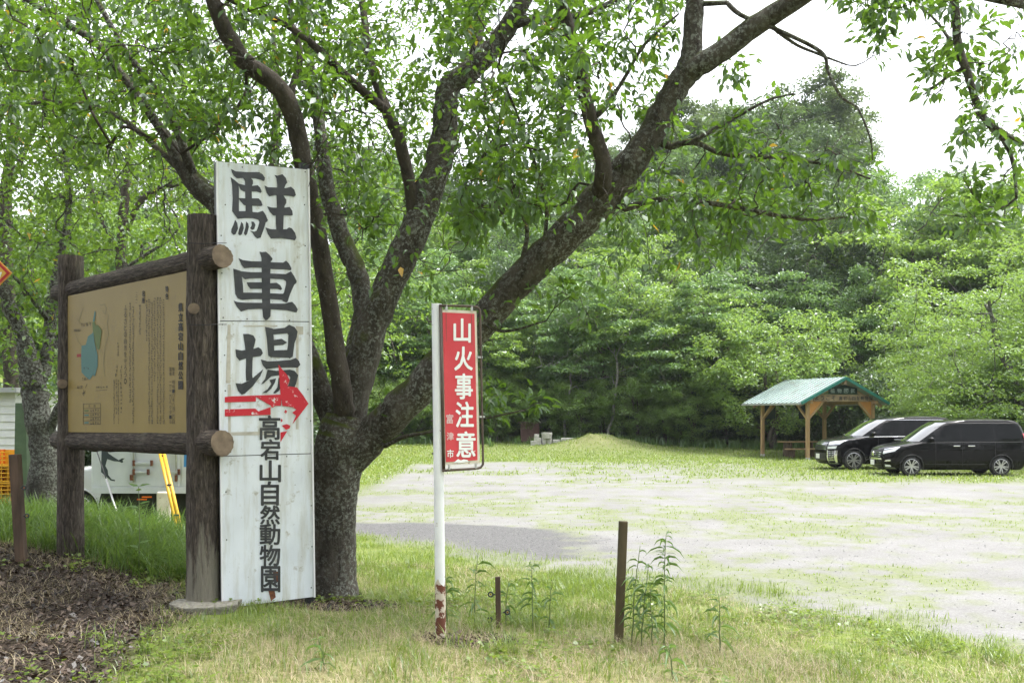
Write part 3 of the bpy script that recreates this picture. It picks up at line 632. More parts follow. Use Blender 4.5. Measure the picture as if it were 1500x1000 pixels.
# ---- generic trees
def make_tree(name, seed, H, R, bark_m, leaf_m, n_attr=120, per=110, leaf=0.2, lw=0.5, crown0=0.25, trunk_r=0.16, flat=0.45, spray=0.75, lean=(0, 0), multi=1, shape='round', hi=False, cover=0.0, up=0.9, low=0.0):
    rng = np.random.default_rng(seed); sk = Skel()
    t = empty(name, (0, 0, 0)); named = []
    lx, ly = lean
    for q in range(multi):
        a = rng.uniform(0, 6.28); sp = 0 if multi == 1 else R * 0.35
        n = 9; z = np.linspace(-0.15, H * (0.72 if shape != 'cone' else 0.95), n); u = np.clip(z / H, 0, 1)
        x = lx * u + math.cos(a) * sp * u ** 1.3 + np.concatenate([[0], rng.normal(0, 0.025 * H * 0.4, n - 1)]); y = ly * u + math.sin(a) * sp * u ** 1.3 + np.concatenate([[0], rng.normal(0, 0.01 * H, n - 1)])
        rad = trunk_r * (1 - 0.8 * u) * (1 if q == 0 else 0.7); rad[0] *= 1.4; rad[1] *= 1.1
        sk.chain(spline(np.stack([x, y, z, rad], 1), 3)[:, :3], spline(np.stack([x, y, z, rad], 1), 3)[:, 3]); named.append(sk.chains[-1])
    A = []
    c0 = H * crown0
    while len(A) < n_attr:
        v = rng.normal(0, 1, 3); v /= np.linalg.norm(v); rr = rng.random() ** 0.38
        zz = v[2] * rr
        if shape == 'round': q = np.array([v[0] * rr * R, v[1] * rr * R, c0 + (H - c0) * (0.5 + 0.5 * zz)])
        elif shape == 'umbrella': q = np.array([v[0] * rr * R, v[1] * rr * R, c0 + (H - c0) * (0.62 + 0.38 * zz - 0.25 * (v[0] ** 2 + v[1] ** 2) * rr ** 2)])
        else: q = np.array([v[0] * rr * R * (1 - 0.45 * zz), v[1] * rr * R * (1 - 0.45 * zz), c0 + (H - c0) * (0.5 + 0.5 * zz)])
        lump = 0.8 + 0.4 * vnoise(math.atan2(v[1], v[0]) * 2.0 + seed, v[2] * 2.0, 1.0, seed % 9)
        q[:2] *= lump; q[0] += lx * q[2] / H; q[1] += ly * q[2] / H; A.append(q)
    tips = sk.grow(np.array(A), rng, step=H * 0.06, lenw=0.12, wob=0.12, sag=0.0, upb=0.12)
    r = sk.radii(0.012 * H / 10, 2.1, cap=trunk_r * 0.6)
    obj_me('trunk', chains_mesh('trunk', sk, r, named, bark_m, big=0.05), t)
    obj_me('branches', chains_mesh('branches', sk, r, [c for c in sk.chains if not c[1]], bark_m, big=0.05), t)
    pos = []; tl = []
    for ids in tips:
        a = sk.p[ids[-1]]; b = sk.p[ids[-2]]; n = int(per * rng.uniform(0.6, 1.4)); sc = spray * rng.uniform(0.7, 1.3)
        out = a.copy(); out[2] = 0; out /= np.linalg.norm(out) + 1e-6
        g = rng.normal(0, 1, (n, 3)); g /= np.linalg.norm(g, axis=1)[:, None]; g *= (rng.random(n) ** 0.45)[:, None] * sc; g[:, 2] *= flat
        rad = np.sqrt(g[:, 0] ** 2 + g[:, 1] ** 2); g[:, 2] -= 0.18 * rad ** 2 / sc
        pos.append(a + g); tl.append(np.full(n, rng.uniform(-0.22, 0.22)))
    pos = np.vstack(pos); tl = np.concatenate(tl); n = len(pos)
    dr = np.stack([rng.normal(0, 1, n), rng.normal(0, 1, n), rng.normal(-0.35, 0.35, n)], 1)
    nr = np.stack([rng.normal(0, 0.5, n), rng.normal(0, 0.5, n), np.full(n, up)], 1)
    lv = np.clip(rng.uniform(0.15, 0.85, n) + tl, 0, 0.9); lv = np.where(rng.random(n) < 0.004, 1.0, lv)
    obj_me('crown', leaf_mesh('crown', pos, dr, nr, rng.uniform(0.6, 1.3, n) * leaf, lw, lv, leaf_m, hi), t)
    return t
def copy_tree(o, parent=None):
    c = o.copy(); C.objects.link(c); c.parent = parent
    for ch in o.children: copy_tree(ch, c)
    return c
used = set()
def plant(proto, px, Y, label, scale=1.0, rz=0.0, group=None, cat='tree', dz=0.0, x=None, sz=None):
    o = proto if proto.name not in used else copy_tree(proto); used.add(o.name); used.add(proto.name)
    X = (px - 750) / F * Y if x is None else x
    o.location = (X, Y, G(X, Y) + dz); o.rotation_euler = (0, 0, rz); o.scale = (scale, scale, sz or scale); tag(o, label, cat, group); return o
# ------------------------------------------------------------------ the wood round the lot
t_layer = make_tree('layered_tree', 21, 11, 5.2, M['bark_far'], M['leaf_light'], 170, 110, 0.23, 0.5, 0.16, 0.2, 0.24, 0.85, shape='umbrella')
t_layer2 = make_tree('layered_tree', 22, 10, 4.6, M['bark_far'], M['leaf_mapl'], 150, 115, 0.21, 0.55, 0.12, 0.17, 0.22, 0.85, lean=(1.5, -0.5), shape='umbrella')
t_round = make_tree('broadleaf_tree', 23, 12, 4.5, M['bark_far'], M['leaf_mapl'], 160, 120, 0.24, 0.5, 0.2, 0.2, 0.5, 0.85)
t_ever = make_tree('evergreen_tree', 24, 13, 4.6, M['bark_far'], M['leaf_dark'], 150, 140, 0.25, 0.45, 0.08, 0.22, 0.6, 0.95)
t_ridge = make_tree('ridge_tree', 25, 14, 4.0, M['bark_far'], M['leaf_olive'], 60, 210, 0.32, 0.5, 0.35, 0.24, 0.55, 1.15)
t_bush = make_tree('understory_tree', 26, 7.6, 4.3, M['bark_far'], M['leaf_light'], 190, 130, 0.18, 0.5, 0.1, 0.13, 0.55, 0.7, multi=3)
t_shrub = make_tree('dark_shrub', 27, 3.2, 2.2, M['bark_far'], M['leaf_dark'], 70, 110, 0.16, 0.5, 0.02, 0.06, 0.6, 0.6, multi=3)
gA, gB, gC = 'trees along the back edge of the lot', 'trees on the wooded slope', 'trees on the ridge'
rr = random.Random(5)
L_edge = ['light green tree with layered sprays at the back edge of the gravel lot', 'blue green maple like tree leaning at the back edge of the lot']
for k, (px, Y, pr, s) in enumerate([(560, 60, 0, 0.95), (640, 61, 1, 1.0), (715, 60, 0, 0.85), (790, 62, 1, 1.05), (885, 58.5, 1, 1.0), (950, 58, 0, 1.0), (1000, 56, 1, 0.95), (1065, 55, 0, 0.8), (480, 61, 1, 1.0), (1120, 60, 1, 1.1)]):
    own = {790: ' behind the rusty bin', 885: ' directly behind the grass mound', 950: ' between the mound and the pavilion', 1065: ' beside the outer posts of the pavilion', 1120: ' rising over the pavilion roof'}.get(px)
    plant([t_layer, t_layer2][pr], px, Y, (['light green layered tree', 'blue green leaning tree'][pr] + own) if own else L_edge[pr], s, rr.uniform(0, 6.28), gA)
L_slope = ['dark evergreen tree standing among paler trees on the wooded slope', 'rounded mid green broadleaf tree on the wooded slope', 'pale green tree with flat sprays on the wooded slope']
for k, (px, Y, pr, s) in enumerate([(450, 66, 1, 1), (520, 68, 2, 1.1), (600, 67, 1, 1.05), (680, 70, 2, 1.0), (745, 66, 0, 0.9), (820, 69, 2, 1.1), (890, 66, 1, 0.95), (950, 70, 2, 1.15), (1010, 66, 0, 0.9), (1070, 63, 0, 0.95), (1130, 66, 1, 1.0), (1180, 62, 0, 1.15), (1215, 68, 0, 1.25), (1160, 75, 0, 1.2),
        (480, 80, 0, 1.0), (570, 79, 1, 1.1), (650, 82, 2, 1.2), (730, 78, 1, 1.2), (800, 82, 0, 1.0), (860, 80, 2, 1.2), (930, 79, 1, 1.1), (1000, 82, 0, 1.1), (1060, 78, 1, 1.2), (1120, 84, 0, 1.2), (1200, 82, 0, 1.3), (1030, 92, 1, 1.2), (900, 94, 0, 1.1), (780, 95, 1, 1.2), (700, 93, 0, 1.1), (600, 95, 1, 1.2),
        (1290, 66, 2, 1.25), (1340, 60, 2, 1.45), (1420, 64, 1, 1.4), (1480, 58, 2, 1.45), (1560, 62, 1, 1.2), (1250, 57, 1, 0.85), (1340, 74, 1, 1.35), (1450, 78, 2, 1.4)]):
    plant([t_ever, t_round, t_layer][pr], px, Y, L_slope[pr], s, rr.uniform(0, 6.28), gB)
for k, (px, Y, s) in enumerate([(180, 112, 1), (280, 110, 1.1), (380, 112, 1), (470, 110, 1.05), (560, 112, 1.1), (640, 110, 1), (720, 112, 1.1), (790, 110, 1), (850, 112, 1.1), (910, 110, 1.0), (965, 112, 1.1), (1015, 108, 1.1), (1060, 112, 1.15), (1100, 110, 1.2), (1140, 113, 1.2), (1180, 110, 1.15), (1215, 112, 1.1), (1235, 104, 1.0), (1080, 100, 1.1), (1150, 98, 1.2), (1195, 97, 1.1), (980, 100, 1.1), (1110, 90, 1.1), (1175, 88, 1.1)]):
    q = rr.random(); pr_ = t_ridge if q < 0.6 else (t_ever if q < 0.8 else t_round)
    plant(pr_, px, Y, {t_ridge: 'olive green tree on the top of the wooded hill', t_ever: 'dark evergreen tree breaking the skyline of the wooded hill', t_round: 'fresh green tree on the top of the wooded hill'}[pr_], s * rr.uniform(0.8, 1.2), rr.uniform(0, 6.28), gC)
for px, Y, s in ((520, 56.5, .55), (590, 57, .5), (650, 56.5, .55), (725, 57, .5), (850, 56.2, .5), (935, 55.2, .55), (1015, 53.5, .45), (690, 58, .6), (805, 57.5, .5), (975, 55.8, .5)):
    plant(t_bush, px, Y, 'light green bush at the front of the wood behind the far grass', s, rr.uniform(0, 6.28), 'bushes at the front of the wood', 'shrub')
# dark understory at the foot of the wood
for k, (px, Y, s) in enumerate([(500, 63, 1.2), (590, 63.5, 1.1), (670, 63, 1.2), (740, 64, 1.1), (800, 63, 1.3), (860, 62.5, 1.2), (930, 60.5, 1.2), (985, 60, 1.3), (1040, 57.5, 1.3), (1085, 55.5, 1.4), (1130, 55.5, 1.3), (1180, 54, 1.3), (1230, 54, 1.4), (1285, 50, 1.3), (1030, 54.8, 0.9)]):
    plant(t_shrub, px, Y, 'dark glossy shrub in the shade at the foot of the wood', s, rr.uniform(0, 6.28), 'dark shrubs at the foot of the wood', 'shrub')
# behind the pavilion and over the vans
plant(t_bush, 1135, 51.5, 'fresh green bushy tree growing over the back of the pavilion', 1.0, 0.4)
t_right = make_tree('broad_cherry_tree', 31, 9.0, 6.2, M['bark_pale'], M['leaf_light'], 330, 120, 0.14, 0.5, 0.1, 0.2, 0.28, 0.8, lean=(-1.2, -0.4), multi=3)
plant(t_right, 1515, 40, 'broad light green cherry tree with bare grey twigs overhanging the parked vans', 1.0, 0.3)
c = plant(t_right, 1440, 49, 'spreading light green cherry tree between the pavilion and the vans', 0.86, 2.2)
c = plant(t_right, 1640, 43, 'spreading light green cherry tree at the outer end of the van row', 1.05, 4.0)
for px, Y, s in ((1395, 45.5, .62), (1440, 42.5, .6), (1490, 41.5, .62), (1540, 41, .65), (1330, 52, .7)): plant(t_bush, px, Y, 'fresh green bushy thicket growing close behind the parked vans', s, rr.uniform(0, 6.28), 'thicket behind the vans', 'shrub')
# pale bare snag in front of the wood
def snag(px, py, Y, H, seed, label):
    rng = np.random.default_rng(seed); sk = Skel(); X = (px - 750) / F * Y; t = empty('dead_tree', (X, Y, G(X, Y)), label, 'dead tree'); o = np.array(t.location)
    z = np.linspace(-0.1, H * 0.6, 7); pts = np.stack([0.12 * z + rng.normal(0, 0.06, 7), rng.normal(0, 0.05, 7), z, 0.09 * (1 - 0.6 * z / H)], 1); pts[0, :2] = 0
    s = spline(pts, 3); sk.chain(s[:, :3], s[:, 3]); first = [sk.chains[-1]]
    A = np.stack([rng.uniform(-0.33, 0.38, 22) * H, rng.uniform(-0.2, 0.2, 22) * H, rng.uniform(0.45, 1.0, 22) * H], 1); sk.grow(A, rng, H * 0.06, 0.1, 0.25, 0, 0.1); r = sk.radii(0.016, 2.2, 0.06)
    obj_me('trunk', chains_mesh('trunk', sk, r, first, M['bark_white']), t); obj_me('branches', chains_mesh('branches', sk, r, sk.chains[1:], M['bark_white']), t)
snag(893, 600, 55.5, 7.5, 3, 'pale dead tree with bare crooked branches before the wood behind the mound')
snag(826, 600, 56.5, 5.5, 9, 'slim whitish dead trunk between the rusty bin and the mound')
# ---- trees on the left behind the map board
def traced_tree(name, base, rows_list, regs, seed, label, leaf_m, bark_m, ln=(0.07, 0.12), per=30, hi=False):
    rng = np.random.default_rng(seed); sk = Skel(); named = []
    t = empty(name, base, label, 'tree'); o = np.array(base)
    for k, rows in enumerate(rows_list):
        ids = limb(sk, rows, None if k == 0 else True, 5, rng=rng); named.append(('trunk' if k == 0 else 'limb', [(ids, True)]))
    A = []
    for x0, x1, y0, y1, d0, d1, n in regs:
        for _ in range(n):
            q = P(rng.uniform(x0, x1), rng.uniform(y0, y1), rng.uniform(d0, d1)); A.append((q.x, q.y, q.z))
    tips = sk.grow(np.array(A), rng, 0.3, 0.06, 0.12, 0.05, 0.08); r = sk.radii(0.0065, 2.2, 0.06)
    for nm, ch in named: obj_me(nm, chains_mesh(nm, sk, r, ch, bark_m, origin=o), t)
    obj_me('twigs', chains_mesh('twigs', sk, r, [c for c in sk.chains if not c[1]], bark_m, origin=o), t)['kind'] = 'stuff'
    pos = []
    for ids in tips:
        n = int(per * rng.uniform(0.6, 1.4)); pts = sk.p[ids[-4:]]; k = rng.integers(0, len(pts), n)
        g = rng.normal(0, 1, (n, 3)) * np.array([0.26, 0.26, 0.12]); pos.append(pts[k] + g)
    pos = np.vstack(pos); n = len(pos)
    dr = np.stack([rng.normal(0, 1, n), rng.normal(0, 1, n), rng.normal(-0.5, 0.4, n)], 1); nr = np.stack([rng.normal(0, 0.5, n), rng.normal(0, 0.5, n), np.ones(n)], 1)
    lv = rng.random(n)
    obj_me('crown', leaf_mesh('crown', pos - o, dr, nr, rng.uniform(*ln, n), 0.5, lv, leaf_m, hi), t)
    return t
b = P(62, 765, 13.5); b.z = G(b.x, b.y) - 0.1
by = HOR - (b.z - ZC) / 13.5 * F
traced_tree('lichened_cherry_tree', b, [
    [(66, by, 13.5, 58), (66, 700, 13.5, 46), (62, 640, 13.5, 40), (52, 580, 13.5, 36), (46, 545, 13.5, 34), (32, 490, 13.4, 22), (10, 440, 13.3, 20), (-6, 400, 13.2, 19), (-30, 330, 13, 16), (-40, 220, 13, 12)],
    [(52, 565, 13.5, 22), (66, 535, 13.6, 20), (72, 500, 13.7, 18), (74, 460, 13.8, 16), (82, 400, 14, 12), (100, 320, 14.2, 10), (95, 200, 14.4, 7)],
    [(70, 640, 13.5, 14), (85, 600, 13.3, 13), (110, 560, 13.1, 11), (150, 500, 13, 8), (170, 440, 12.9, 6)],
    [(74, 470, 13.8, 10), (60, 455, 13.6, 8), (35, 420, 13.4, 6), (15, 400, 13.3, 4)],
    [(66, 520, 13.6, 10), (95, 490, 13.8, 8), (130, 430, 14, 7), (180, 395, 14.2, 6), (250, 350, 14.4, 4)]],
    [(-60, 130, 100, 430, 12, 15.5, 100), (-40, 120, 430, 560, 12.5, 15, 36), (80, 310, 200, 420, 12.5, 16, 90), (-60, 300, -60, 240, 12, 16, 130)], 41,
    'cherry tree with pale lichened forked trunk standing before the white truck', M['leaf_mid'], M['bark_pale'])
for seed, (bx, Yb, rows, regs, lab) in enumerate([
    (172, 19, [[(172, 790, 19, 26), (172, 600, 19, 22), (174, 480, 19, 18), (178, 400, 19, 17), (180, 330, 19, 15), (186, 250, 19, 11), (196, 180, 19, 8), (200, 60, 19, 5)], [(180, 350, 19, 10), (210, 290, 18.6, 8), (260, 270, 18.2, 6), (300, 255, 18, 4)], [(176, 380, 19, 9), (140, 300, 19.2, 7), (120, 230, 19.4, 6), (70, 150, 19.6, 4)]],
     [(20, 330, -20, 420, 16.5, 22, 150), (60, 300, 420, 600, 17, 21, 40)], 'slim young tree with dark stem behind the wooden map board'),
    (20, 24, [[(20, 780, 24, 24), (14, 500, 24, 20), (8, 300, 24, 17), (20, 200, 24, 13), (28, 80, 24, 10), (50, -40, 24, 6)], [(10, 280, 24, 9), (50, 180, 24, 7), (40, 90, 24, 5)]],
     [(-120, 160, -40, 400, 21, 27, 130), (-80, 180, 400, 600, 21, 26, 50)], 'light green tree behind the slatted shed'),
    (420, 24, [[(420, 760, 24, 30), (415, 600, 24, 26), (410, 450, 24, 22), (400, 300, 24, 17), (405, 150, 24, 11), (400, 40, 24, 6)], [(412, 420, 24, 12), (480, 320, 24, 9), (540, 220, 24, 6)]],
     [(240, 640, 0, 460, 20, 28, 230), (250, 600, 440, 560, 20.5, 27, 40)], 'leafy green tree behind the tall parking sign at the lot side')]):
    q = P(bx, 700, Yb); q.z = G(q.x, q.y) - 0.1
    r0 = list(rows[0][0]); r0[1] = HOR - (q.z - ZC) / Yb * F; rows[0][0] = tuple(r0)
    traced_tree('slender_tree', q, rows, regs, 51 + seed, lab, M['leaf_mid'], M['bark_smooth'], (0.1, 0.16), 34)
for k, (px, Y, pr, s) in enumerate([(40, 34, 0, 0.9), (180, 36, 1, 0.95), (320, 38, 0, 0.95), (-120, 36, 1, 1.0), (110, 46, 0, 1.15), (260, 48, 1, 1.2), (400, 50, 0, 1.1), (-60, 52, 1, 1.3)]):
    plant([t_layer, t_layer2][pr], px, Y, ['light layered tree in the thicket beyond the white truck', 'blue green leaning tree in the thicket beyond the white truck'][pr], s, rr.uniform(0, 6.28), 'thicket beyond the truck')
for k, (px, Y, s) in enumerate([(20, 27, 0.9), (110, 29, 1.0), (200, 28, 1.0), (290, 30, 1.1), (380, 31, 1.1)]):
    plant(t_shrub, px, Y, 'dark shrub growing behind the truck and shed', s, rr.uniform(0, 6.28), 'shrubs behind the truck', 'shrub')

# unseen trees, presumed behind the viewer, added to darken the vans' reflections
for k, (x_, y_, pr, s_) in enumerate([(-16, -14, 0, 1.0), (-7, -18, 1, 1.0), (2, -16, 0, 1.1), (11, -19, 1, 1.1), (20, -15, 0, 1.0), (30, -18, 1, 1.1), (40, -12, 0, 1.1), (48, 2, 1, 1.1), (50, 16, 0, 1.1), (-24, -4, 1, 1.0)]):
    plant([t_round, t_ever][pr], 0, y_, ['broadleaf tree of the wood across the access road', 'dark evergreen tree of the wood across the access road'][pr], s_, rr.uniform(0, 6.28), 'wood across the road', x=x_)
# ------------------------------------------------------------------ lettering
_gl = {}
def glyph(ch, bold=0.0):
    """glyph outline filled as a mesh, scaled to the unit box (x right, y up)"""
    key = (ch, bold)
    if key not in _gl:
        cu = bpy.data.curves.new('g', 'FONT'); cu.body = ch; cu.size = 1.0; cu.offset = bold; cu.resolution_u = 3
        o = bpy.data.objects.new('g', cu); C.objects.link(o)
        dg = bpy.context.evaluated_depsgraph_get(); dg.update()
        me = bpy.data.meshes.new_from_object(o.evaluated_get(dg))
        v = np.array([w.co[:2] for w in me.vertices]) if len(me.vertices) else np.zeros((0, 2)); f = [tuple(p.vertices) for p in me.polygons]
        bpy.data.objects.remove(o); bpy.data.curves.remove(cu); bpy.data.meshes.remove(me)
        if len(v):
            lo, hi = v.min(0), v.max(0); v = (v - lo) / np.maximum(hi - lo, 1e-6)
        _gl[key] = (v, f)
    return _gl[key]
class Plane:
    """a plane in the scene; px() drops a photo pixel on it, lifted off along the normal"""
    def __init__(s, p0, u, toward=None):
        s.p0 = Vector(p0); s.u = Vector(u).normalized(); s.n = s.u.cross(Vector((0, 0, 1))).normalized()
        if s.n.dot(Vector((0, 0, ZC)) - s.p0) < 0: s.n = -s.n
    def px(s, x, y, off=0.0):
        d = P(x, y, 1.0) - Vector((0, 0, ZC)); c = Vector((0, 0, ZC)); q = s.p0 + s.n * off
        return c + d * ((q - c).dot(s.n) / d.dot(s.n))
def px_text(pl, items, name, mat, parent, off=0.004, bold=0.0, fat=0.0):
    """items: (char, x0, y0, x1, y1) in photo pixels"""
    mb = MB()
    for ch, x0, y0, x1, y1 in items:
        v, f = glyph(ch, bold)
        for k, (dx, dy) in enumerate([(0, 0)] if not fat else [(0, 0), (1, 0), (-1, 0), (0, 1), (0, -1), (.7, .7), (-.7, .7), (.7, -.7), (-.7, -.7)]):
            if len(v): mb.add([pl.px(x0 + (x1 - x0) * a + dx * fat, y1 + (y0 - y1) * b + dy * fat, off + k * 0.00012) for a, b in v], f)
    return mb.build(name, mat, parent)
def px_poly(pl, polys, name, mat, parent, off=0.004, step=0.0001):
    mb = MB()
    for k, q in enumerate(polys): mb.add([pl.px(x, y, off + k * step) for x, y in q], [tuple(range(len(q)))])
    o = mb.build(name, mat, parent)
    bm = bmesh.new(); bm.from_mesh(o.data); bmesh.ops.triangulate(bm, faces=bm.faces); bm.to_mesh(o.data); bm.free(); return o
# ------------------------------------------------------------------ tall parking sign
def sign_white():
    m, n, l, b = newmat('weathered_white_paint'); nt = m.node_tree
    col = ramp(nt, noise(nt, 2.2, 4), [(0.3, (0.6, 0.645, 0.69)), (0.7, (0.73, 0.775, 0.82))])
    st = ramp(nt, noise(nt, 2.6, 7, 0.65, stretch=(4, 4, 0.55)), [(0.45, (0, 0, 0)), (0.72, (0.8, 0.8, 0.8))]); col = mix(nt, st, col, (0.4, 0.39, 0.31))
    sp = ramp(nt, noise(nt, 9, 8, 0.7), [(0.59, (0, 0, 0)), (0.7, (0.8, 0.8, 0.8))]); col = mix(nt, sp, col, (0.27, 0.25, 0.17))
    dk = ramp(nt, noise(nt, 45, 3, 0.6), [(0.71, (0, 0, 0)), (0.75, (1, 1, 1))]); col = mix(nt, dk, col, (0.13, 0.11, 0.09))
    l.new(col, b.inputs['Base Color']); b.inputs['Roughness'].default_value = 0.45; bump(nt, b, noise(nt, 5, 5), 0.08, 0.02); return m
M['signwhite'] = sign_white()
M['ink'] = pmat('black_brush_paint', (0.018, 0.02, 0.026), (0.05, 0.052, 0.058), 9, 0.4)
M['black'] = pmat('black_frame_paint', (0.012, 0.012, 0.016), (0.03, 0.03, 0.035), 8, 0.5)
M['trim'] = pmat('white_trim', (0.7, 0.7, 0.72), (0.8, 0.8, 0.82), 4, 0.3)
M['dirtline'] = pmat('old_tape_grime', (0.36, 0.34, 0.28), (0.52, 0.5, 0.44), 14, 0.8)
M['rust'] = pmat('rust', (0.09, 0.03, 0.015), (0.2, 0.08, 0.04), 22, 0.9, bmp=0.4)
def worn_red():
    m, n, l, b = newmat('worn_red_film'); nt = m.node_tree
    k = ramp(nt, noise(nt, 13, 9, 0.7, dist=0.4), [(0.60, (0, 0, 0)), (0.63, (1, 1, 1))])
    l.new(mix(nt, k, (0.5, 0.012, 0.03), (0.68, 0.68, 0.69)), b.inputs['Base Color']); b.inputs['Roughness'].default_value = 0.4; return m
M['worn_red'] = worn_red()
def z8(pts, ox, oy, s): return [(ox + a / s, oy + b / s) for a, b in pts]
def parking_sign():
    A, B = P(325, 891, 8.2), P(461, 874, 8.57); Ct, Dt = P(317, 236, 8.2), P(452, 248, 8.57)
    pl = Plane(A, (B.x - A.x, B.y - A.y, 0)); n = pl.n
    s = empty('parking_sign', (A.x, A.y, G(A.x, A.y)), 'tall white parking sign board with huge black brush characters and red arrow', 'sign')
    # sheets of the face, one above the other
    rows_l = [236, 470, 668, 891]; rows_r = [248, 471, 664, 874]
    def lx(y): return 317 + (y - 236) / (891 - 236) * 8
    def rx(y): return 452 + (y - 248) / (874 - 248) * 9
    for k in range(3):
        g = 0.6
        q = [pl.px(lx(rows_l[k]) + 1, rows_l[k] + g), pl.px(rx(rows_r[k]) - 1, rows_r[k] + g), pl.px(rx(rows_r[k + 1]) - 1, rows_r[k + 1] - g), pl.px(lx(rows_l[k + 1]) + 1, rows_l[k + 1] - g)]
        mb = MB().poly_prism(q, -n * 0.012); mb.build('sheet', M['signwhite'], s)
    # backing frame
    q = [pl.px(lx(236), 236, -0.014), pl.px(rx(248), 248, -0.014), pl.px(rx(874), 874, -0.014), pl.px(lx(891), 891, -0.014)]
    MB().poly_prism(q, -n * 0.10).build('frame', M['black'], s)
    for a, b_ in (((317.5, 236), (325.5, 891)), ((451.5, 248), (460.5, 874))):
        MB().beam(pl.px(*a, off=0.0), pl.px(*b_, off=0.0), 0.012, 0.03, up=n).build('edge_trim', M['trim'], s)
    # legs
    g0 = pl.px(454, 905, -0.07); g0.z = G(g0.x, g0.y) - 0.15
    MB().beam(g0, pl.px(445, 240, -0.16), 0.075, 0.05, up=n).build('leg', M['black'], s)
    g1 = pl.px(335, 905, -0.15); g1.z = G(g1.x, g1.y) - 0.15
    MB().beam(g1, pl.px(327, 250, -0.15), 0.075, 0.05, up=n).build('leg', M['black'], s)
    Z = lambda p: z8(p, 320, 240, 8.0)
    tyu = [[(148,60),(200,88),(330,98),(480,97),(520,125),(545,165),(540,195),(525,205),(495,188),(430,172),(300,165),(215,170),(180,140),(160,105)],
        [(285,160),(380,165),(405,195),(405,235),(390,260),(393,420),(400,560),(400,620),(310,620),(318,540),(312,300),(310,200)],
        [(142,155),(195,195),(235,230),(240,300),(240,560),(225,640),(160,555),(168,400),(160,250)],
        [(225,230),(310,250),(400,258),(460,250),(490,280),(508,325),(495,342),(450,325),(300,325),(260,305)],
        [(235,400),(310,405),(470,405),(500,435),(518,485),(500,495),(400,492),(300,485),(250,430)],
        [(165,560),(240,555),(320,555),(460,570),(520,550),(550,590),(580,660),(570,680),(555,685),(530,770),(495,865),(455,875),(425,850),(400,810),(368,785),(420,795),(445,785),(465,740),(480,680),(465,655),(400,638),(310,636),(225,645)],
        [(195,655),(222,695),(230,760),(200,825),(175,833),(150,805),(152,765),(175,715)],
        [(268,678),(290,705),(297,755),(275,825),(250,840),(230,820),(240,770),(258,715)],
        [(325,675),(350,700),(357,740),(335,825),(315,840),(297,815),(315,750)],
        [(385,675),(415,680),(435,715),(420,765),(395,775),(372,755),(390,720)],
        [(655,130),(690,140),(750,122),(790,165),(808,220),(790,240),(775,275),(765,300),(760,370),(795,420),(795,460),(775,495),(765,600),(760,760),(755,800),(680,800),(672,700),(672,600),(685,500),(680,370),(690,250),(680,170)],
        [(538,252),(580,275),(690,278),(790,285),(850,268),(890,305),(908,365),(885,388),(830,375),(740,370),(660,368),(595,382),(565,340)],
        [(570,498),(620,512),(690,515),(790,512),(835,505),(865,550),(872,600),(850,608),(760,603),(640,605),(600,560)],
        [(550,745),(610,765),(700,770),(800,765),(825,745),(860,755),(900,810),(914,865),(895,898),(840,885),(740,872),(615,875),(580,825)]]
    px_poly(pl, [Z(p) for p in tyu], 'character', M['ink'], s, 0.003)
    Z = lambda p: z8(p, 320, 360, 8.33)
    sya = [[(500,70),(530,78),(580,72),(620,105),(660,155),(655,175),(638,190),(632,400),(630,650),(638,780),(635,860),(600,900),(575,910),(545,870),(535,780),(528,500),(525,150)],
        [(243,150),(300,175),(400,188),(520,190),(640,200),(790,205),(825,180),(860,215),(892,275),(885,298),(800,288),(640,283),(520,268),(400,265),(315,275),(280,230)],
        [(180,278),(270,305),(285,370),(300,480),(305,590),(280,660),(235,640),(205,590),(195,450)],
        [(190,282),(280,310),(400,322),(530,322),(640,338),(820,345),(885,310),(925,370),(955,430),(950,455),(925,475),(820,430),(790,410),(640,400),(520,395),(380,398),(325,408),(275,370)],
        [(825,400),(930,400),(955,440),(925,475),(900,530),(870,600),(845,680),(825,692),(780,670),(770,610),(800,570),(825,470)],
        [(220,600),(300,570),(530,572),(640,580),(790,585),(800,670),(770,660),(640,650),(400,650),(290,660),(240,640)],
        [(343,445),(530,445),(640,455),(710,450),(755,480),(777,525),(760,540),(720,525),(640,525),(390,525),(360,490)],
        [(185,668),(230,685),(330,693),(530,695),(640,703),(810,705),(855,690),(900,683),(940,725),(968,775),(955,810),(930,810),(830,785),(640,775),(490,768),(360,775),(275,802),(225,745)]]
    px_poly(pl, [Z(p) for p in sya], 'character', M['ink'], s, 0.003)
    Z = lambda p: z8(p, 320, 470, 5.557)
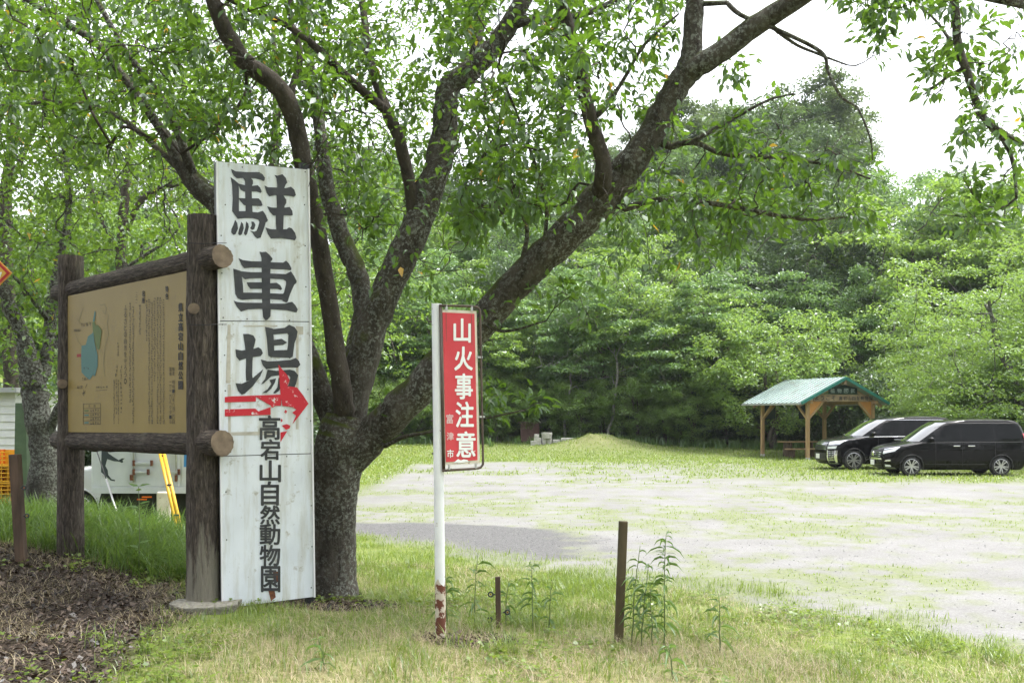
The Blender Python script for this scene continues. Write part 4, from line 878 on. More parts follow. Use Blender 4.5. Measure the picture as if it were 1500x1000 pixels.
    jyo = [[(200,105),(245,105),(285,118),(303,150),(295,190),(285,225),(278,320),(275,440),(280,475),(225,490),(222,420),(225,300),(215,200)],
        [(138,230),(190,240),(290,225),(325,213),(350,230),(362,262),(345,285),(300,292),(240,300),(170,322),(145,290)],
        [(138,505),(190,510),(260,480),(330,420),(365,392),(340,450),(280,530),(215,590),(190,600),(160,570)],
        [(380,48),(440,60),(450,130),(455,260),(430,300),(405,280),(395,150)],
        [(382,50),(450,65),(540,55),(575,30),(620,50),(645,85),(640,115),(570,115),(560,100),(450,110)],
        [(570,90),(642,95),(638,130),(620,180),(605,290),(580,305),(550,290),(565,200)],
        [(440,155),(515,145),(560,175),(525,195),(445,200)], [(425,240),(560,235),(565,300),(430,295)],
        [(345,312),(400,328),(480,325),(590,315),(630,300),(655,325),(667,355),(645,380),(600,378),(480,380),(390,392),(360,360)],
        [(400,395),(470,405),(580,395),(620,405),(650,440),(635,500),(610,570),(580,583),(545,560),(535,545),(570,520),(585,460),(570,440),(500,440),(430,450),(370,505),(345,515),(380,470)],
        [(415,480),(470,465),(460,500),(430,550),(390,585),(355,585),(400,555),(430,510)],
        [(490,460),(525,470),(520,520),(490,570),(460,590),(445,585),(480,540)]]
    px_poly(pl, [Z(p) for p in jyo], 'character', M['ink'], s, 0.003)
    red = [[(52,618),(110,612),(300,606),(510,598),(510,690),(430,690),(360,650),(305,618),(305,655),(52,662)],
        [(52,718),(300,712),(325,735),(425,700),(425,762),(52,776)],
        [(488,352),(520,395),(560,440),(580,480),(560,530),(640,540),(690,605),(733,672),(690,728),(650,780),(600,840),(632,770),(600,745),(635,720),(600,700),(520,690),(505,598),(500,520)],
        [(505,985),(505,905),(560,895)], [(510,790),(525,810),(508,825)], [(515,850),(555,838),(585,850),(580,872),(550,885)], [(545,720),(560,735),(548,755),(535,742)], [(420,690),(470,685),(440,705)]]
    px_poly(pl, [Z(p) for p in red], 'arrow', M['worn_red'], s, 0.006)
    # grime left by old tape
    tape = [[(75,30),(98,30),(98,505),(60,505)], [(75,515),(100,515),(100,925),(80,925)], [(630,40),(652,45),(652,880),(630,880)], [(80,905),(500,895),(500,925),(80,930)], [(205,36),(480,36),(480,46),(205,46)], [(650,45),(690,45),(690,110),(650,110)]]
    px_poly(pl, [Z(p) for p in tape], 'tape_mark', M['dirtline'], s, 0.0015)
    for ch, x0, y0, x1, y1 in [('高', 380, 608.5, 410, 643.5), ('宕', 382, 643.5, 410, 673), ('山', 381, 674.5, 411, 705), ('自', 383, 705, 408, 739.5), ('然', 381.5, 740, 409.5, 767), ('動', 381, 767.5, 410, 797), ('物', 381, 798, 410, 828), ('園', 383, 829, 410, 866)]:
        px_text(pl, [(ch, x0, y0, x1, y1)], 'character', M['ink'], s, 0.004, 0.0, 0.75)
    px_poly(pl, [[(400, 838), (408, 836), (407, 852), (401, 850)], [(393, 864), (402, 863), (404, 874), (397, 880)]], 'rust_stain', M['rust'], s, 0.0026)['kind'] = 'stuff'
    nm = MB().tube([pl.px(330, 300, 0.0) - Vector((0, 0, 0)), pl.px(330, 300, 0.003)], 0.006, 6).build('nail', M['ink'], s)
    p0 = pl.px(330, 300, 0)
    for k, (x, y) in enumerate([(447, 252), (355, 245), (446, 300), (447, 360), (448, 420), (324, 345), (325, 400), (324, 438), (327, 465), (362, 467), (424, 469), (326, 475), (452, 520), (329, 520), (330, 572), (451, 570), (455, 616), (332, 662), (420, 668), (454, 690), (456, 740), (457, 800), (331, 720), (332, 790), (456, 860), (333, 880)]):
        c = nm.copy(); link(c, s); c.location = pl.px(x, y, 0) - p0
    return s
parking_sign()
# concrete footing slab
def slab():
    c = P(300, 905, 8.15); X, Yc = c.x, c.y; z = G(X, Yc)
    rng = random.Random(4); n = 22; top = []; bot = []
    for k in range(n):
        a = 2 * math.pi * k / n; rx, ry = 0.28 * rng.uniform(0.85, 1.12), 0.24 * rng.uniform(0.85, 1.15)
        top.append((X + 0.02 + rx * math.cos(a), Yc + ry * math.sin(a), z + 0.05 + 0.012 * rng.random())); bot.append((X + 0.02 + rx * 0.9 * math.cos(a), Yc + ry * 0.9 * math.sin(a), z - 0.06))
    v = top + bot; f = [tuple(range(n)), tuple(range(2 * n - 1, n - 1, -1))] + [(k, k + n, (k + 1) % n + n, (k + 1) % n) for k in range(n)]
    o = MB().add(v, f).build('concrete_footing', pmat('rough_concrete', (0.13, 0.12, 0.09), (0.27, 0.26, 0.22), 30, 0.95, bmp=1.0, bdist=0.02), None, bevel=0.015)
    tag(o, 'rough round concrete footing at the base of the rustic post', 'footing')
slab()
# ------------------------------------------------------------------ rustic map board
def log_mat(streak=False):
    m, n, l, b = newmat('log_bark'); nt = m.node_tree
    g = noise(nt, 10, 8, 0.7, coord='UV', stretch=(5.5, 0.8, 1), dist=0.9)
    col = ramp(nt, g, [(0.36, (0.02, 0.015, 0.011)), (0.52, (0.085, 0.066, 0.05)), (0.66, (0.19, 0.155, 0.122))])
    st = ramp(nt, noise(nt, 3.2, 7, 0.7), [(0.56, (0, 0, 0)), (0.72, (1, 1, 1))])
    col = mix(nt, mix(nt, 0.5, (0, 0, 0), st), col, (0.2, 0.18, 0.14))
    if streak:   # pale mortar that ran down the foot of the post
        tc = n.new('ShaderNodeTexCoord'); sx = n.new('ShaderNodeSeparateXYZ'); l.new(tc.outputs['Object'], sx.inputs[0])
        hz = ramp(nt, sx.outputs['Z'], [(0.0, (0.42, 0.42, 0.42)), (0.45, (0.2, 0.2, 0.2)), (0.95, (0, 0, 0))])
        sm = n.new('ShaderNodeMath'); sm.operation = 'ADD'; l.new(hz, sm.inputs[0]); l.new(noise(nt, 3.0, 8, 0.7, stretch=(3, 3, 0.5), dist=0.5), sm.inputs[1])
        mk = ramp(nt, sm.outputs[0], [(0.68, (0, 0, 0)), (0.8, (0.85, 0.85, 0.85))]); col = mix(nt, mk, col, (0.3, 0.28, 0.22))
    l.new(col, b.inputs['Base Color']); b.inputs['Roughness'].default_value = 0.85
    bump(nt, b, g, 1.0, 0.06); return m
M['log'] = log_mat(); M['log_streak'] = log_mat(True)
M['logend'] = pmat('sawn_log_end', (0.1, 0.074, 0.05), (0.22, 0.165, 0.115), 14, 0.85)
M['whitewash'] = pmat('pale_mortar_streak', (0.26, 0.24, 0.2), (0.42, 0.4, 0.36), 25, 0.95, bmp=0.5)
def log_part(name, a, b, r0, r1, parent, seed, ends=None, knots=0, n=56, wob=0.04):
    rng = np.random.default_rng(seed); a, b = np.array(a, float), np.array(b, float); k = 22
    ts = np.linspace(0, 1, k); L = np.linalg.norm(b - a); d = (b - a) / L
    ref = np.array([0, 0, 1.]) if abs(d[2]) < 0.9 else np.array([1., 0, 0]); u = np.cross(d, ref); u /= np.linalg.norm(u); w = np.cross(d, u)
    V = []; ph = rng.uniform(0, 6.28, 4); kn = [(rng.uniform(0.15, 0.9), rng.uniform(0, 6.28)) for _ in range(knots)]
    for t in ts:
        for j in range(n):
            an = 2 * math.pi * j / n; r = r0 + (r1 - r0) * t
            r *= 1 + 0.03 * math.sin(2 * an + ph[0] + 2 * t) + 0.022 * math.sin(3 * an + ph[1] - 4 * t) + 0.02 * math.sin(7 * t * L + ph[2]) + 0.022 * math.sin(15 * an + 5 * math.sin(3 * t * L + ph[3])) + rng.normal(0, 0.007)
            for kt, ka in kn:
                dx = (t - kt) * L; da = ((an - ka + math.pi) % (2 * math.pi) - math.pi) * r0; r += 0.03 * math.exp(-(dx * dx + da * da) / 0.004)
            V.append(a + d * L * t + r * (math.cos(an) * u + math.sin(an) * w))
    f = [(i * n + j, i * n + (j + 1) % n, (i + 1) * n + (j + 1) % n, (i + 1) * n + j) for i in range(k - 1) for j in range(n)]
    me = bpy.data.meshes.new(name); o_ = wloc(parent); me.from_pydata([tuple(p - np.array(o_)) for p in V], [], f + [tuple(range(n - 1, -1, -1)), tuple(range((k - 1) * n, k * n))])
    uv = me.uv_layers.new(name='UVMap')
    for p in me.polygons:
        for li in p.loop_indices:
            vi = me.loops[li].vertex_index; i, j = divmod(vi, n)
            if len(p.vertices) == 4 and (p.index % n) == n - 1 and j == 0: j = n
            uv.data[li].uv = (j / n * 0.8, i / (k - 1) * L)
    me.polygons.foreach_set('use_smooth', [len(p.vertices) == 4 for p in me.polygons])
    me.materials.append(M['log']); me.materials.append(M['logend']); me.polygons[len(f)].material_index = 1; me.polygons[len(f) + 1].material_index = 1
    me.update(); return link(bpy.data.objects.new(name, me), parent)
def map_board():
    NP = Vector((-2.563, 8.25, 0)); d = Vector((-0.742, 0.67, 0)); FP = NP + d * 2.455; n = Vector((-0.67, -0.742, 0))
    t = empty('map_board', (NP.x, NP.y, G(NP.x, NP.y)), 'rustic log framed nature park notice board with tan map panel', 'notice board')
    up = Vector((0, 0, 1))
    near = log_part('post', NP + up * 0.18, NP + up * 3.60, 0.132, 0.118, t, 1, knots=5)
    far = log_part('post', FP + up * 0.32, FP + up * 3.53, 0.128, 0.112, t, 2, knots=5)
    log_part('rail', NP - d * 0.30 + up * 3.235, FP + d * 0.26 + up * 3.185, 0.096, 0.09, t, 3, knots=2)
    log_part('rail', NP - d * 0.30 + up * 1.725, FP + d * 0.26 + up * 1.70, 0.105, 0.095, t, 4, knots=2)
    near.data.materials[0] = M['log_streak']
    # whitish streak on the near post
    pv = []
    prof = [(2.0, 0.25, 0.04), (1.6, 0.35, 0.03), (1.3, 0.42, 0.07), (1.0, 0.4, 0.1), (0.8, 0.5, 0.16), (0.6, 0.6, 0.28), (0.42, 0.55, 0.42), (0.3, 0.5, 0.5)]
    # (height, angle offset, half angle)
    # the panel
    pl = Plane(NP + n * 0.07, d); pn = pl.n
    tan = pmat('tan_panel_paint', (0.215, 0.155, 0.036), (0.25, 0.183, 0.045), 3, 0.5, stain=(0.15, 0.115, 0.055), stain_scale=5, stain_lo=0.6, stain_hi=0.85)
    c_ = [NP + d * 2.40 + pn * 0.07, NP + d * 0.06 + pn * 0.07]
    q = [c_[0] + up * 3.12, c_[1] + up * 3.15, c_[1] + up * 1.80, c_[0] + up * 1.785]
    MB().poly_prism(q, -pn * 0.03).build('panel', tan, t)
    ink = pmat('faded_black_print', (0.018, 0.015, 0.012)); teal = pmat('map_teal', (0.06, 0.16, 0.14)); grn = pmat('map_green', (0.085, 0.13, 0.03)); faint = pmat('map_faint_line', (0.16, 0.145, 0.07)); redp = pmat('map_red_print', (0.25, 0.02, 0.015))
    Z = lambda p: z8(p, 95, 395, 8.0)
    px_poly(pl, [Z(p) for p in [[(350,480),(362,500),(350,600),(325,610),(335,560)], [(270,780),(325,740),(330,700),(350,860),(385,1000),(385,1130),(350,1250),(330,1230),(290,1290),(240,1250),(195,1200),(190,1000),(195,890),(245,880)]]], 'map_area', teal, t, 0.003)
    px_poly(pl, [Z([(322,615),(345,605),(365,660),(375,640),(420,690),(432,720),(415,850),(405,930),(385,935),(360,880),(345,790),(325,700)])], 'map_area', grn, t, 0.0035)
    def lines(pts, w, nm, mt):
        mb = MB()
        for a, b in pts:
            a, b = Vector((*a, 0)), Vector((*b, 0)); k = (b - a).normalized(); s_ = Vector((-k.y, k.x, 0)) * w / 2
            mb.add([pl.px(p.x, p.y, 0.0025) for p in (a - s_, b - s_, b + s_, a + s_)], [(0, 1, 2, 3)])
        mb.build(nm, mt, t)
    Zp = lambda a, b: (95 + a / 8, 395 + b / 8)
    path = lambda L: [(Zp(*L[i]), Zp(*L[i + 1])) for i in range(len(L) - 1)]
    lines(path([(215, 450), (180, 540), (165, 600), (130, 570)]) + path([(165, 600), (185, 640)]) + path([(120, 740), (150, 830), (195, 890)]) + path([(510, 530), (495, 640), (510, 760), (470, 900), (450, 1100), (470, 1250)]) + path([(400, 400), (430, 420), (460, 400), (490, 450), (470, 520), (440, 480)]) + path([(430, 705), (465, 680)]) + path([(415, 935), (440, 970)]), 0.5, 'map_line', faint)
    def col(x, y0, y1, txt, w, slope=0.0):
        n_ = len(txt); h = (y1 - y0) / n_
        return [(ch, x - w / 2 + slope * i, y0 + h * i + h * 0.08, x + w / 2 + slope * i, y0 + h * (i + 1) - h * 0.08) for i, ch in enumerate(txt) if ch != ' ']
    # headings and body columns (photo pixels)
    px_text(pl, col(264.5, 443, 571, '県立高宕山自然公園', 6.2), 'title_lettering', ink, t, 0.004, 0.0, 0.35)
    px_text(pl, col(244.3, 418, 439, '特色', 4), 'heading_lettering', ink, t, 0.004, 0.0, 0.2)
    px_text(pl, col(210, 425, 445, '名所', 4), 'heading_lettering', ink, t, 0.004, 0.0, 0.2)
    px_text(pl, col(254, 537, 621, '指定 昭和一〇年八月二〇日', 3.6), 'date_lettering', ink, t, 0.004)
    px_text(pl, col(249.5, 537, 621, '面積 二三二〇ヘクタール', 3.4), 'area_lettering', ink, t, 0.004)
    px_text(pl, col(183.5, 446, 563, 'ふるさとの自然を守ろう。', 4), 'motto_lettering', ink, t, 0.004)
    def marks(cells, nm, w=0.45):
        """print too small to read: a few strokes in each character cell"""
        rg = random.Random(len(cells) * 7 + int(cells[0][0] * 10)); mb = MB()
        for x0, y0, x1, y1 in cells:
            for _ in range(3):
                if rg.random() < 0.6: yy = rg.uniform(y0, y1); a, b = (x0 + rg.uniform(0, .3) * (x1 - x0), yy), (x1 - rg.uniform(0, .3) * (x1 - x0), yy)
                else: xx = rg.uniform(x0, x1); a, b = (xx, y0), (xx, y1)
                a, b = Vector((*a, 0)), Vector((*b, 0)); k = (b - a).normalized(); s_ = Vector((-k.y, k.x, 0)) * w / 2; o_ = 0.003 + rg.random() * 0.001
                mb.add([pl.px(p.x, p.y, o_) for p in (a - s_, b - s_, b + s_, a + s_)], [(0, 1, 2, 3)])
        mb.build(nm, ink, t)
    def vcells(x, y0, y1, w, h):
        n_ = max(1, int((y1 - y0) / h)); h = (y1 - y0) / n_
        return [(x - w / 2, y0 + h * i + h * .12, x + w / 2, y0 + h * (i + .85)) for i in range(n_)]
    marks(vcells(200, 427, 446, 3.6, 9.5), 'heading_print')
    for x, y0, y1 in ((239.5, 438, 621), (235, 435, 621), (230.8, 435, 621), (226.5, 436, 559), (222.5, 442, 621), (218.5, 437, 621), (214.8, 438, 500), (205, 446, 491), (195, 448, 621), (190.5, 443, 590)):
        marks(vcells(x, y0, y1, 2.5, 3.5), 'body_print')
    for x, y0, y1, w, h in ((172.8, 501, 522, 2.4, 4), (177.5, 534, 607, 2.8, 6), (170.5, 534, 607, 2.8, 6), (173.5, 556, 621, 1.2, 3), (167, 556, 621, 1.2, 3)): marks(vcells(x, y0, y1, w, h), 'office_print')
    def hcells(x0, y0, x1, y1, n_): k = (x1 - x0) / n_; return [(x0 + k * i, y0 - i * .2, x0 + k * (i + .85), y1 - i * .2) for i in range(n_)]
    for x0, y0, x1, y1, n_ in ((119, 473, 133, 478, 5), (108.5, 482, 118, 486, 4), (122, 538, 131, 541.5, 3), (120, 553, 130, 557, 4), (113, 565, 122, 569, 3), (140, 566, 158, 568.5, 5)): marks(hcells(x0, y0, x1, y1, n_), 'map_print')
    px_poly(pl, [[(112.5, 518.5), (118.7, 518), (118.7, 522.6), (112.5, 523)]], 'map_mark', redp, t, 0.003)
    lines([((122, 591.5), (147, 590.5)), ((122, 598), (147, 597.5)), ((122, 604.5), (147, 604)), ((122, 611), (147, 610.5)), ((122, 616), (147, 615.5)), ((122, 621.5), (147, 621)), ((122, 591), (122, 621.5)), ((147, 590.5), (147, 621)), ((140, 572), (157, 570.5)), ((122.5, 571), (122.5, 580)), ((120, 575), (125, 576)), ((120.5, 578), (125, 572)), ((125, 568), (127.5, 562))], 0.5, 'map_line', ink)
    for y, m_ in ((601.3, grn), (607.8, teal), (618.8, teal)): lines([((123.5, y), (130, y - 0.1))], 2.2, 'legend_swatch', m_)
    px_text(pl, [('凡', 129.5, 592.8, 132, 596.6), ('例', 137, 592.6, 139.8, 596.5)], 'legend_lettering', ink, t, 0.004)
    for i in range(1, 5): marks(hcells(132, 593 + i * 6.2, 145.5, 596.4 + i * 6.2, 4), 'legend_print')
    # wires tying the sign to the post
    for y in (356, 475):
        MB().tube([P(275, y, 8.11), P(297, y + 1, 8.10), P(318, y, 8.14), P(332, y, 8.17)], 0.003, 5).build('tie_wire', M['black'], t)
    # cut knots
    for (x, y, r, Yk) in ((284, 452, 0.045, 8.125), (91.5, 562, 0.045, 9.76)):
        c = P(x, y, Yk); dirk = (Vector((0, 0, c.z)) - c); dirk.z = 0; dirk.normalize()
        MB().tube([c - dirk * 0.06, c + dirk * 0.012], [r * 1.15, r], 14).build('knot', M['logend'], t, smooth=False)
    return t
map_board()
# ------------------------------------------------------------------ red fire warning sign
M['galv'] = pmat('white_pole_paint', (0.66, 0.68, 0.7), (0.78, 0.8, 0.82), 6, 0.4, stain=(0.17, 0.06, 0.03), stain_scale=19, stain_lo=0.655, stain_hi=0.68)
M['sign_red'] = pmat('faded_red_paint', (0.52, 0.035, 0.05), (0.6, 0.06, 0.075), 3, 0.4)
M['cream'] = pmat('old_cream_paint', (0.55, 0.5, 0.4), (0.68, 0.65, 0.56), 8, 0.5, stain=(0.2, 0.1, 0.05), stain_scale=12, stain_lo=0.6, stain_hi=0.68)
M['white_letter'] = pmat('white_letter_film', (0.78, 0.8, 0.8))
M['frame_tube'] = pmat('dark_tube_paint', (0.045, 0.03, 0.022), (0.1, 0.07, 0.05), 10, 0.5)
M['zinc'] = pmat('zinc_clip', (0.4, 0.4, 0.4), (0.55, 0.55, 0.55), 12, 0.4, metal=0.6)
def fire_sign():
    b = P(646, 925, 7.4); b.z = G(b.x, b.y) - 0.12
    tp = P(639.5, 445, 7.4)
    s = empty('fire_warning_sign', (b.x, b.y, G(b.x, b.y)), 'narrow red forest fire warning plate on a rusty white pole', 'sign')
    MB().tube([b, b.lerp(tp, 0.5), tp], 0.038, 20).build('pole', M['galv'], s, smooth=True, angle=0.6)
    zz = (P(645, 853, 7.4).z); lo = b; k = (zz - b.z) / (tp.z - b.z)
    mr, n, l, bs = newmat('rusted_pole_foot'); nt = mr.node_tree
    kk = ramp(nt, noise(nt, 11, 6, 0.6), [(0.5, (0, 0, 0)), (0.53, (1, 1, 1))]); l.new(mix(nt, kk, (0.13, 0.045, 0.025), (0.5, 0.45, 0.36)), bs.inputs['Base Color']); bs.inputs['Roughness'].default_value = 0.9
    rng = random.Random(3)
    mb = MB(); nn = 20; V = []
    for i in range(4):
        for j in range(nn):
            a = 2 * math.pi * j / nn; t = k * i / 3 + (0.012 * math.sin(3 * a + 1) + rng.uniform(-.006, .006) if i == 3 else 0); c = b.lerp(tp, t); V.append((c.x + 0.0395 * math.cos(a), c.y + 0.0395 * math.sin(a), c.z))
    mb.add(V, [(i * nn + j, i * nn + (j + 1) % nn, (i + 1) * nn + (j + 1) % nn, (i + 1) * nn + j) for i in range(3) for j in range(nn)]).build('rusted_foot', mr, s, smooth=True)
    A = P(651, 681, 7.36); u = Vector((0.32, 0.16, 0)); pl = Plane(A, u)
    C4 = [(644.8, 453), (698, 455.5), (703, 678), (651, 681)]
    MB().poly_prism([pl.px(*c, off=-0.004) for c in C4], -pl.n * 0.006).build('plate', M['cream'], s)
    R4 = [(648.3, 457.5), (695, 459.5), (699.5, 673.5), (653.3, 676.5)]
    MB().poly_prism([pl.px(*c, off=0.0) for c in R4], -pl.n * 0.003).build('red_panel', M['sign_red'], s)
    for ch, x0, y0, x1, y1 in [('山', 665, 467, 689, 501), ('火', 666, 508, 692, 542), ('事', 667, 547.5, 692, 584), ('注', 668, 588.5, 693.5, 625), ('意', 669, 632, 696, 669)]:
        px_text(pl, [(ch, x0, y0, x1, y1)], 'character', M['white_letter'], s, 0.003, 0.0, 0.75)
    for ch, x0, y0, x1, y1 in [('富', 653.8, 606.5, 663.8, 620), ('津', 654.5, 633, 664.5, 644.5), ('市', 655, 658, 664.5, 670)]:
        px_text(pl, [(ch, x0, y0, x1, y1)], 'small_character', pmat('faded_letter', (0.72, 0.5, 0.5)) if ch != '市' else M['white_letter'], s, 0.003, 0.0, 0.2)
    px_poly(pl, [z8(p, 640, 560, 7.41) for p in [[(180, 868), (205, 850), (230, 828), (260, 845), (290, 832), (335, 840), (340, 858), (250, 872)], [(400, 745), (418, 735), (412, 752)], [(385, 790), (400, 782), (395, 800)]]], 'paint_loss', M['white_letter'], s, 0.0028)['kind'] = 'stuff'
    px_poly(pl, [[(653, 459), (654.2, 459), (654.6, 500), (653.8, 500)], [(690, 460), (691.2, 460), (691.8, 505), (691.0, 505)]], 'rust_run', pmat('rust_run', (0.28, 0.06, 0.05)), s, 0.0022)['kind'] = 'stuff'
    pts = [pl.px(644, 447.5, 0.0), pl.px(690, 448.5, 0.0), pl.px(699, 449.5), pl.px(702.5, 453), pl.px(703.5, 460), pl.px(704, 500), pl.px(707.5, 672), pl.px(707.5, 680), pl.px(704, 684.5), pl.px(697, 686), pl.px(648, 689)]
    MB().tube(pts, 0.0095, 8).build('frame_tube', M['frame_tube'], s, smooth=True)
    MB().tube([pl.px(645.3, 446, -0.008), pl.px(650, 690, -0.008)], 0.012, 8).build('frame_tube', M['frame_tube'], s, smooth=True)
    for x, y in ((654, 450.5), (691, 451.5), (703, 523), (706, 610), (658, 684.5), (697, 682.5)):
        c = pl.px(x, y, 0.002); v = Vector((0, 0, 0.022)) if y < 460 or y > 670 else u.normalized() * 0.022
        MB().beam(c - v, c + v, 0.014, 0.012, up=pl.n).build('clip', M['zinc'], s)
    for y in (471, 523, 567, 616, 664):
        c = b.lerp(tp, (925 - y) / 480 * 0.95 + 0.05); c = P(632.5 + (y - 445) / 480 * 10, y, 7.4)
        MB().tube([c, c - Vector((0.022, 0, 0))], 0.007, 6).build('bolt', M['frame_tube'], s)
fire_sign()
# ------------------------------------------------------------------ stakes on the bank
M['oldwood'] = pmat('weathered_dark_wood', (0.045, 0.03, 0.02), (0.13, 0.085, 0.055), 12, 0.9, stretch=(1, 1, 0.2), bmp=0.4)
M['greenwood'] = pmat('algae_stained_timber', (0.05, 0.04, 0.02), (0.13, 0.1, 0.055), 8, 0.9, stretch=(1, 1, 0.2), bmp=0.4)
M['redglass'] = pmat('red_reflector', (0.3, 0.06, 0.03), rough=0.2)
def stake(top, bot, Y, w, label, mat, rings, name='fence_stake'):
    b = P(*bot, Y); b.z = G(b.x, b.y) - 0.15; t = P(*top, Y)
    s = empty(name, (b.x, b.y, b.z + 0.15), label, 'stake')
    MB().beam(b, t, w, w, up=(0, 1, 0)).build('timber', M[mat], s, bevel=0.006)
    for x, y, sd in rings:
        c = P(x, y, Y - w / 2 - 0.01)
        MB().tube([c, c + Vector((sd * 0.02, 0, 0))], 0.006, 6).build('eye_bolt', M['black'], s)
        q = c + Vector((sd * 0.034, 0, 0)); pts = [q + Vector((0.018 * math.cos(a), 0, 0.018 * math.sin(a))) for a in np.linspace(0, 6.28, 13)]
        MB().tube(pts, 0.0065, 6).build('ring', M['black'], s, smooth=True)
        MB().tube([q + Vector((0, -0.004, 0)), q + Vector((0, 0.004, 0))], 0.006, 8).build('reflector', M['redglass'], s)
stake((913, 763), (905, 930), 7.7, 0.066, 'tall square timber stake standing alone on the bank by tall weeds', 'greenwood', [])
stake((729, 844), (731, 915), 7.95, 0.042, 'short rusty brown stake with black ring bolts behind the red sign', 'oldwood', [(725, 870, -1), (737, 896, 1), (724, 907, -1)])
stake((22, 665), (33, 795), 9.3, 0.085, 'leaning weathered stake with black reflector bolts beside the map board', 'oldwood', [(30, 714, 1), (34, 755, 1)])
# ------------------------------------------------------------------ vans
M['paint_black'] = pmat('black_car_paint', (0.002, 0.002, 0.0024), rough=0.25, spec=0.1, coat=0.3)
M['paint_white'] = pmat('white_car_paint', (0.62, 0.63, 0.64), rough=0.25, coat=0.6)
M['glass_dark'] = pmat('tinted_glass', (0.002, 0.003, 0.003), rough=0.02, spec=0.16)
M['glass_front'] = pmat('windscreen_glass', (0.01, 0.013, 0.013), rough=0.02, spec=1.0, coat=1.0); M['glass_front'].node_tree.nodes['Principled BSDF'].inputs['Coat IOR'].default_value = 2.4
M['chrome'] = pmat('chrome', (0.75, 0.76, 0.78), rough=0.12, metal=1.0)
M['tyre'] = pmat('tyre_rubber', (0.018, 0.018, 0.019), (0.035, 0.034, 0.033), 20, 0.85)
M['alloy'] = pmat('alloy_rim', (0.5, 0.5, 0.51), rough=0.3, metal=0.8)
M['lamp'] = pmat('clear_lamp', (0.62, 0.65, 0.68), (0.8, 0.82, 0.84), 25, 0.1, spec=0.8)
M['plate'] = pmat('number_plate', (0.8, 0.8, 0.8), rough=0.4)
M['plastic'] = pmat('black_plastic', (0.012, 0.012, 0.013), (0.02, 0.02, 0.02), 12, 0.5)
M['taillamp'] = pmat('red_lamp', (0.35, 0.01, 0.015), rough=0.1)
SPEC_A = dict(L=4.77, wheels=(0.935, 3.795), R=0.318, hw0=0.8475,
    xf=[(.20, .2), (.28, .07), (.42, .0), (.60, .0), (.76, .04), (.88, .12), (.95, .26), (1.0, .5), (1.06, .82), (1.09, .95), (1.35, 1.32), (1.6, 1.68), (1.72, 1.92), (1.78, 2.15), (1.825, 2.6), (1.855, 3.1)],
    xr=[(.20, 4.6), (.35, 4.72), (.6, 4.77), (1.0, 4.77), (1.3, 4.72), (1.6, 4.62), (1.75, 4.5), (1.81, 4.3), (1.855, 3.6)],
    hw=[(.20, .76), (.28, .82), (.5, .845), (.85, .8475), (1.02, .835), (1.3, .80), (1.6, .735), (1.72, .70), (1.78, .66), (1.825, .56), (1.855, .3)])
SPEC_B = dict(L=4.935, wheels=(0.945, 3.945), R=0.355, hw0=0.925,
    xf=[(.20, .12), (.28, .03), (.45, .0), (.70, .02), (.88, .05), (.99, .14), (1.05, .3), (1.1, .6), (1.15, .92), (1.18, 1.02), (1.42, 1.38), (1.65, 1.75), (1.78, 2.02), (1.85, 2.3), (1.9, 2.8), (1.93, 3.3)],
    xr=[(.20, 4.75), (.35, 4.88), (.6, 4.935), (1.1, 4.93), (1.4, 4.88), (1.7, 4.77), (1.82, 4.66), (1.89, 4.4), (1.93, 3.7)],
    hw=[(.20, .84), (.28, .9), (.5, .92), (.9, .925), (1.1, .915), (1.4, .87), (1.65, .81), (1.78, .77), (1.85, .72), (1.9, .6), (1.93, .32)])
class Van:
    def __init__(s, sp):
        s.sp = sp; s.n = 2.7
        s.fx = lambda z: float(np.interp(z, *zip(*sp['xf']))); s.rx = lambda z: float(np.interp(z, *zip(*sp['xr']))); s.w = lambda z: float(np.interp(z, *zip(*sp['hw'])))
    def lens(s, z):
        d = s.rx(z) - s.fx(z); return min(0.62, d * 0.4), min(0.3, d * 0.3)
    def front(s, th, z, off=0.0):
        a, w = s.fx(z), s.w(z); lf, _ = s.lens(z); c, q = math.cos(th), math.sin(th); e = 2 / s.n
        x = a + lf - lf * abs(c) ** e; y = w * math.copysign(abs(q) ** e, q)
        return Vector((x - off * c, y + off * q, z))
    def side(s, x, z, sgn=-1, off=0.0):
        a, w = s.fx(z), s.w(z); lf, lr = s.lens(z); b = s.rx(z); e = s.n
        if x < a + lf: y = w * max(0.0, 1 - max(0, min(1, (a + lf - x) / lf)) ** e) ** (1 / e)
        elif x > b - lr: y = w * max(0.0, 1 - max(0, min(1, (x - b + lr) / lr)) ** e) ** (1 / e)
        else: y = w
        return Vector((x, sgn * (y + off), z))
    def rear(s, th, z, off=0.0):
        b, w = s.rx(z), s.w(z); _, lr = s.lens(z); c, q = math.cos(th), math.sin(th); e = 2 / s.n
        return Vector((b - lr + lr * abs(c) ** e + off * c, w * math.copysign(abs(q) ** e, q) + off * q, z))
    def outline(s, z, nf=30, ns=64, nr=14):
        p = [s.front(t, z) for t in np.linspace(-math.pi / 2, math.pi / 2, nf)]
        lf, lr = s.lens(z); x0, x1 = s.fx(z) + lf, s.rx(z) - lr; w = s.w(z)
        p += [Vector((x, w, z)) for x in np.linspace(x0, x1, ns + 2)[1:-1]]
        p += [s.rear(t, z) for t in np.linspace(math.pi / 2, -math.pi / 2, nr)]
        p += [Vector((x, -w, z)) for x in np.linspace(x1, x0, ns + 2)[1:-1]]
        return p
def grid(fn, nu, nv):
    v = [fn(i / nu, j / nv) for j in range(nv + 1) for i in range(nu + 1)]; k = nu + 1
    return v, [(j * k + i, j * k + i + 1, (j + 1) * k + i + 1, (j + 1) * k + i) for j in range(nv) for i in range(nu)]
def bil(q, u, v):
    a, b, c, d = [Vector((*p, 0)) for p in q]; return a.lerp(b, u).lerp(d.lerp(c, u), v)
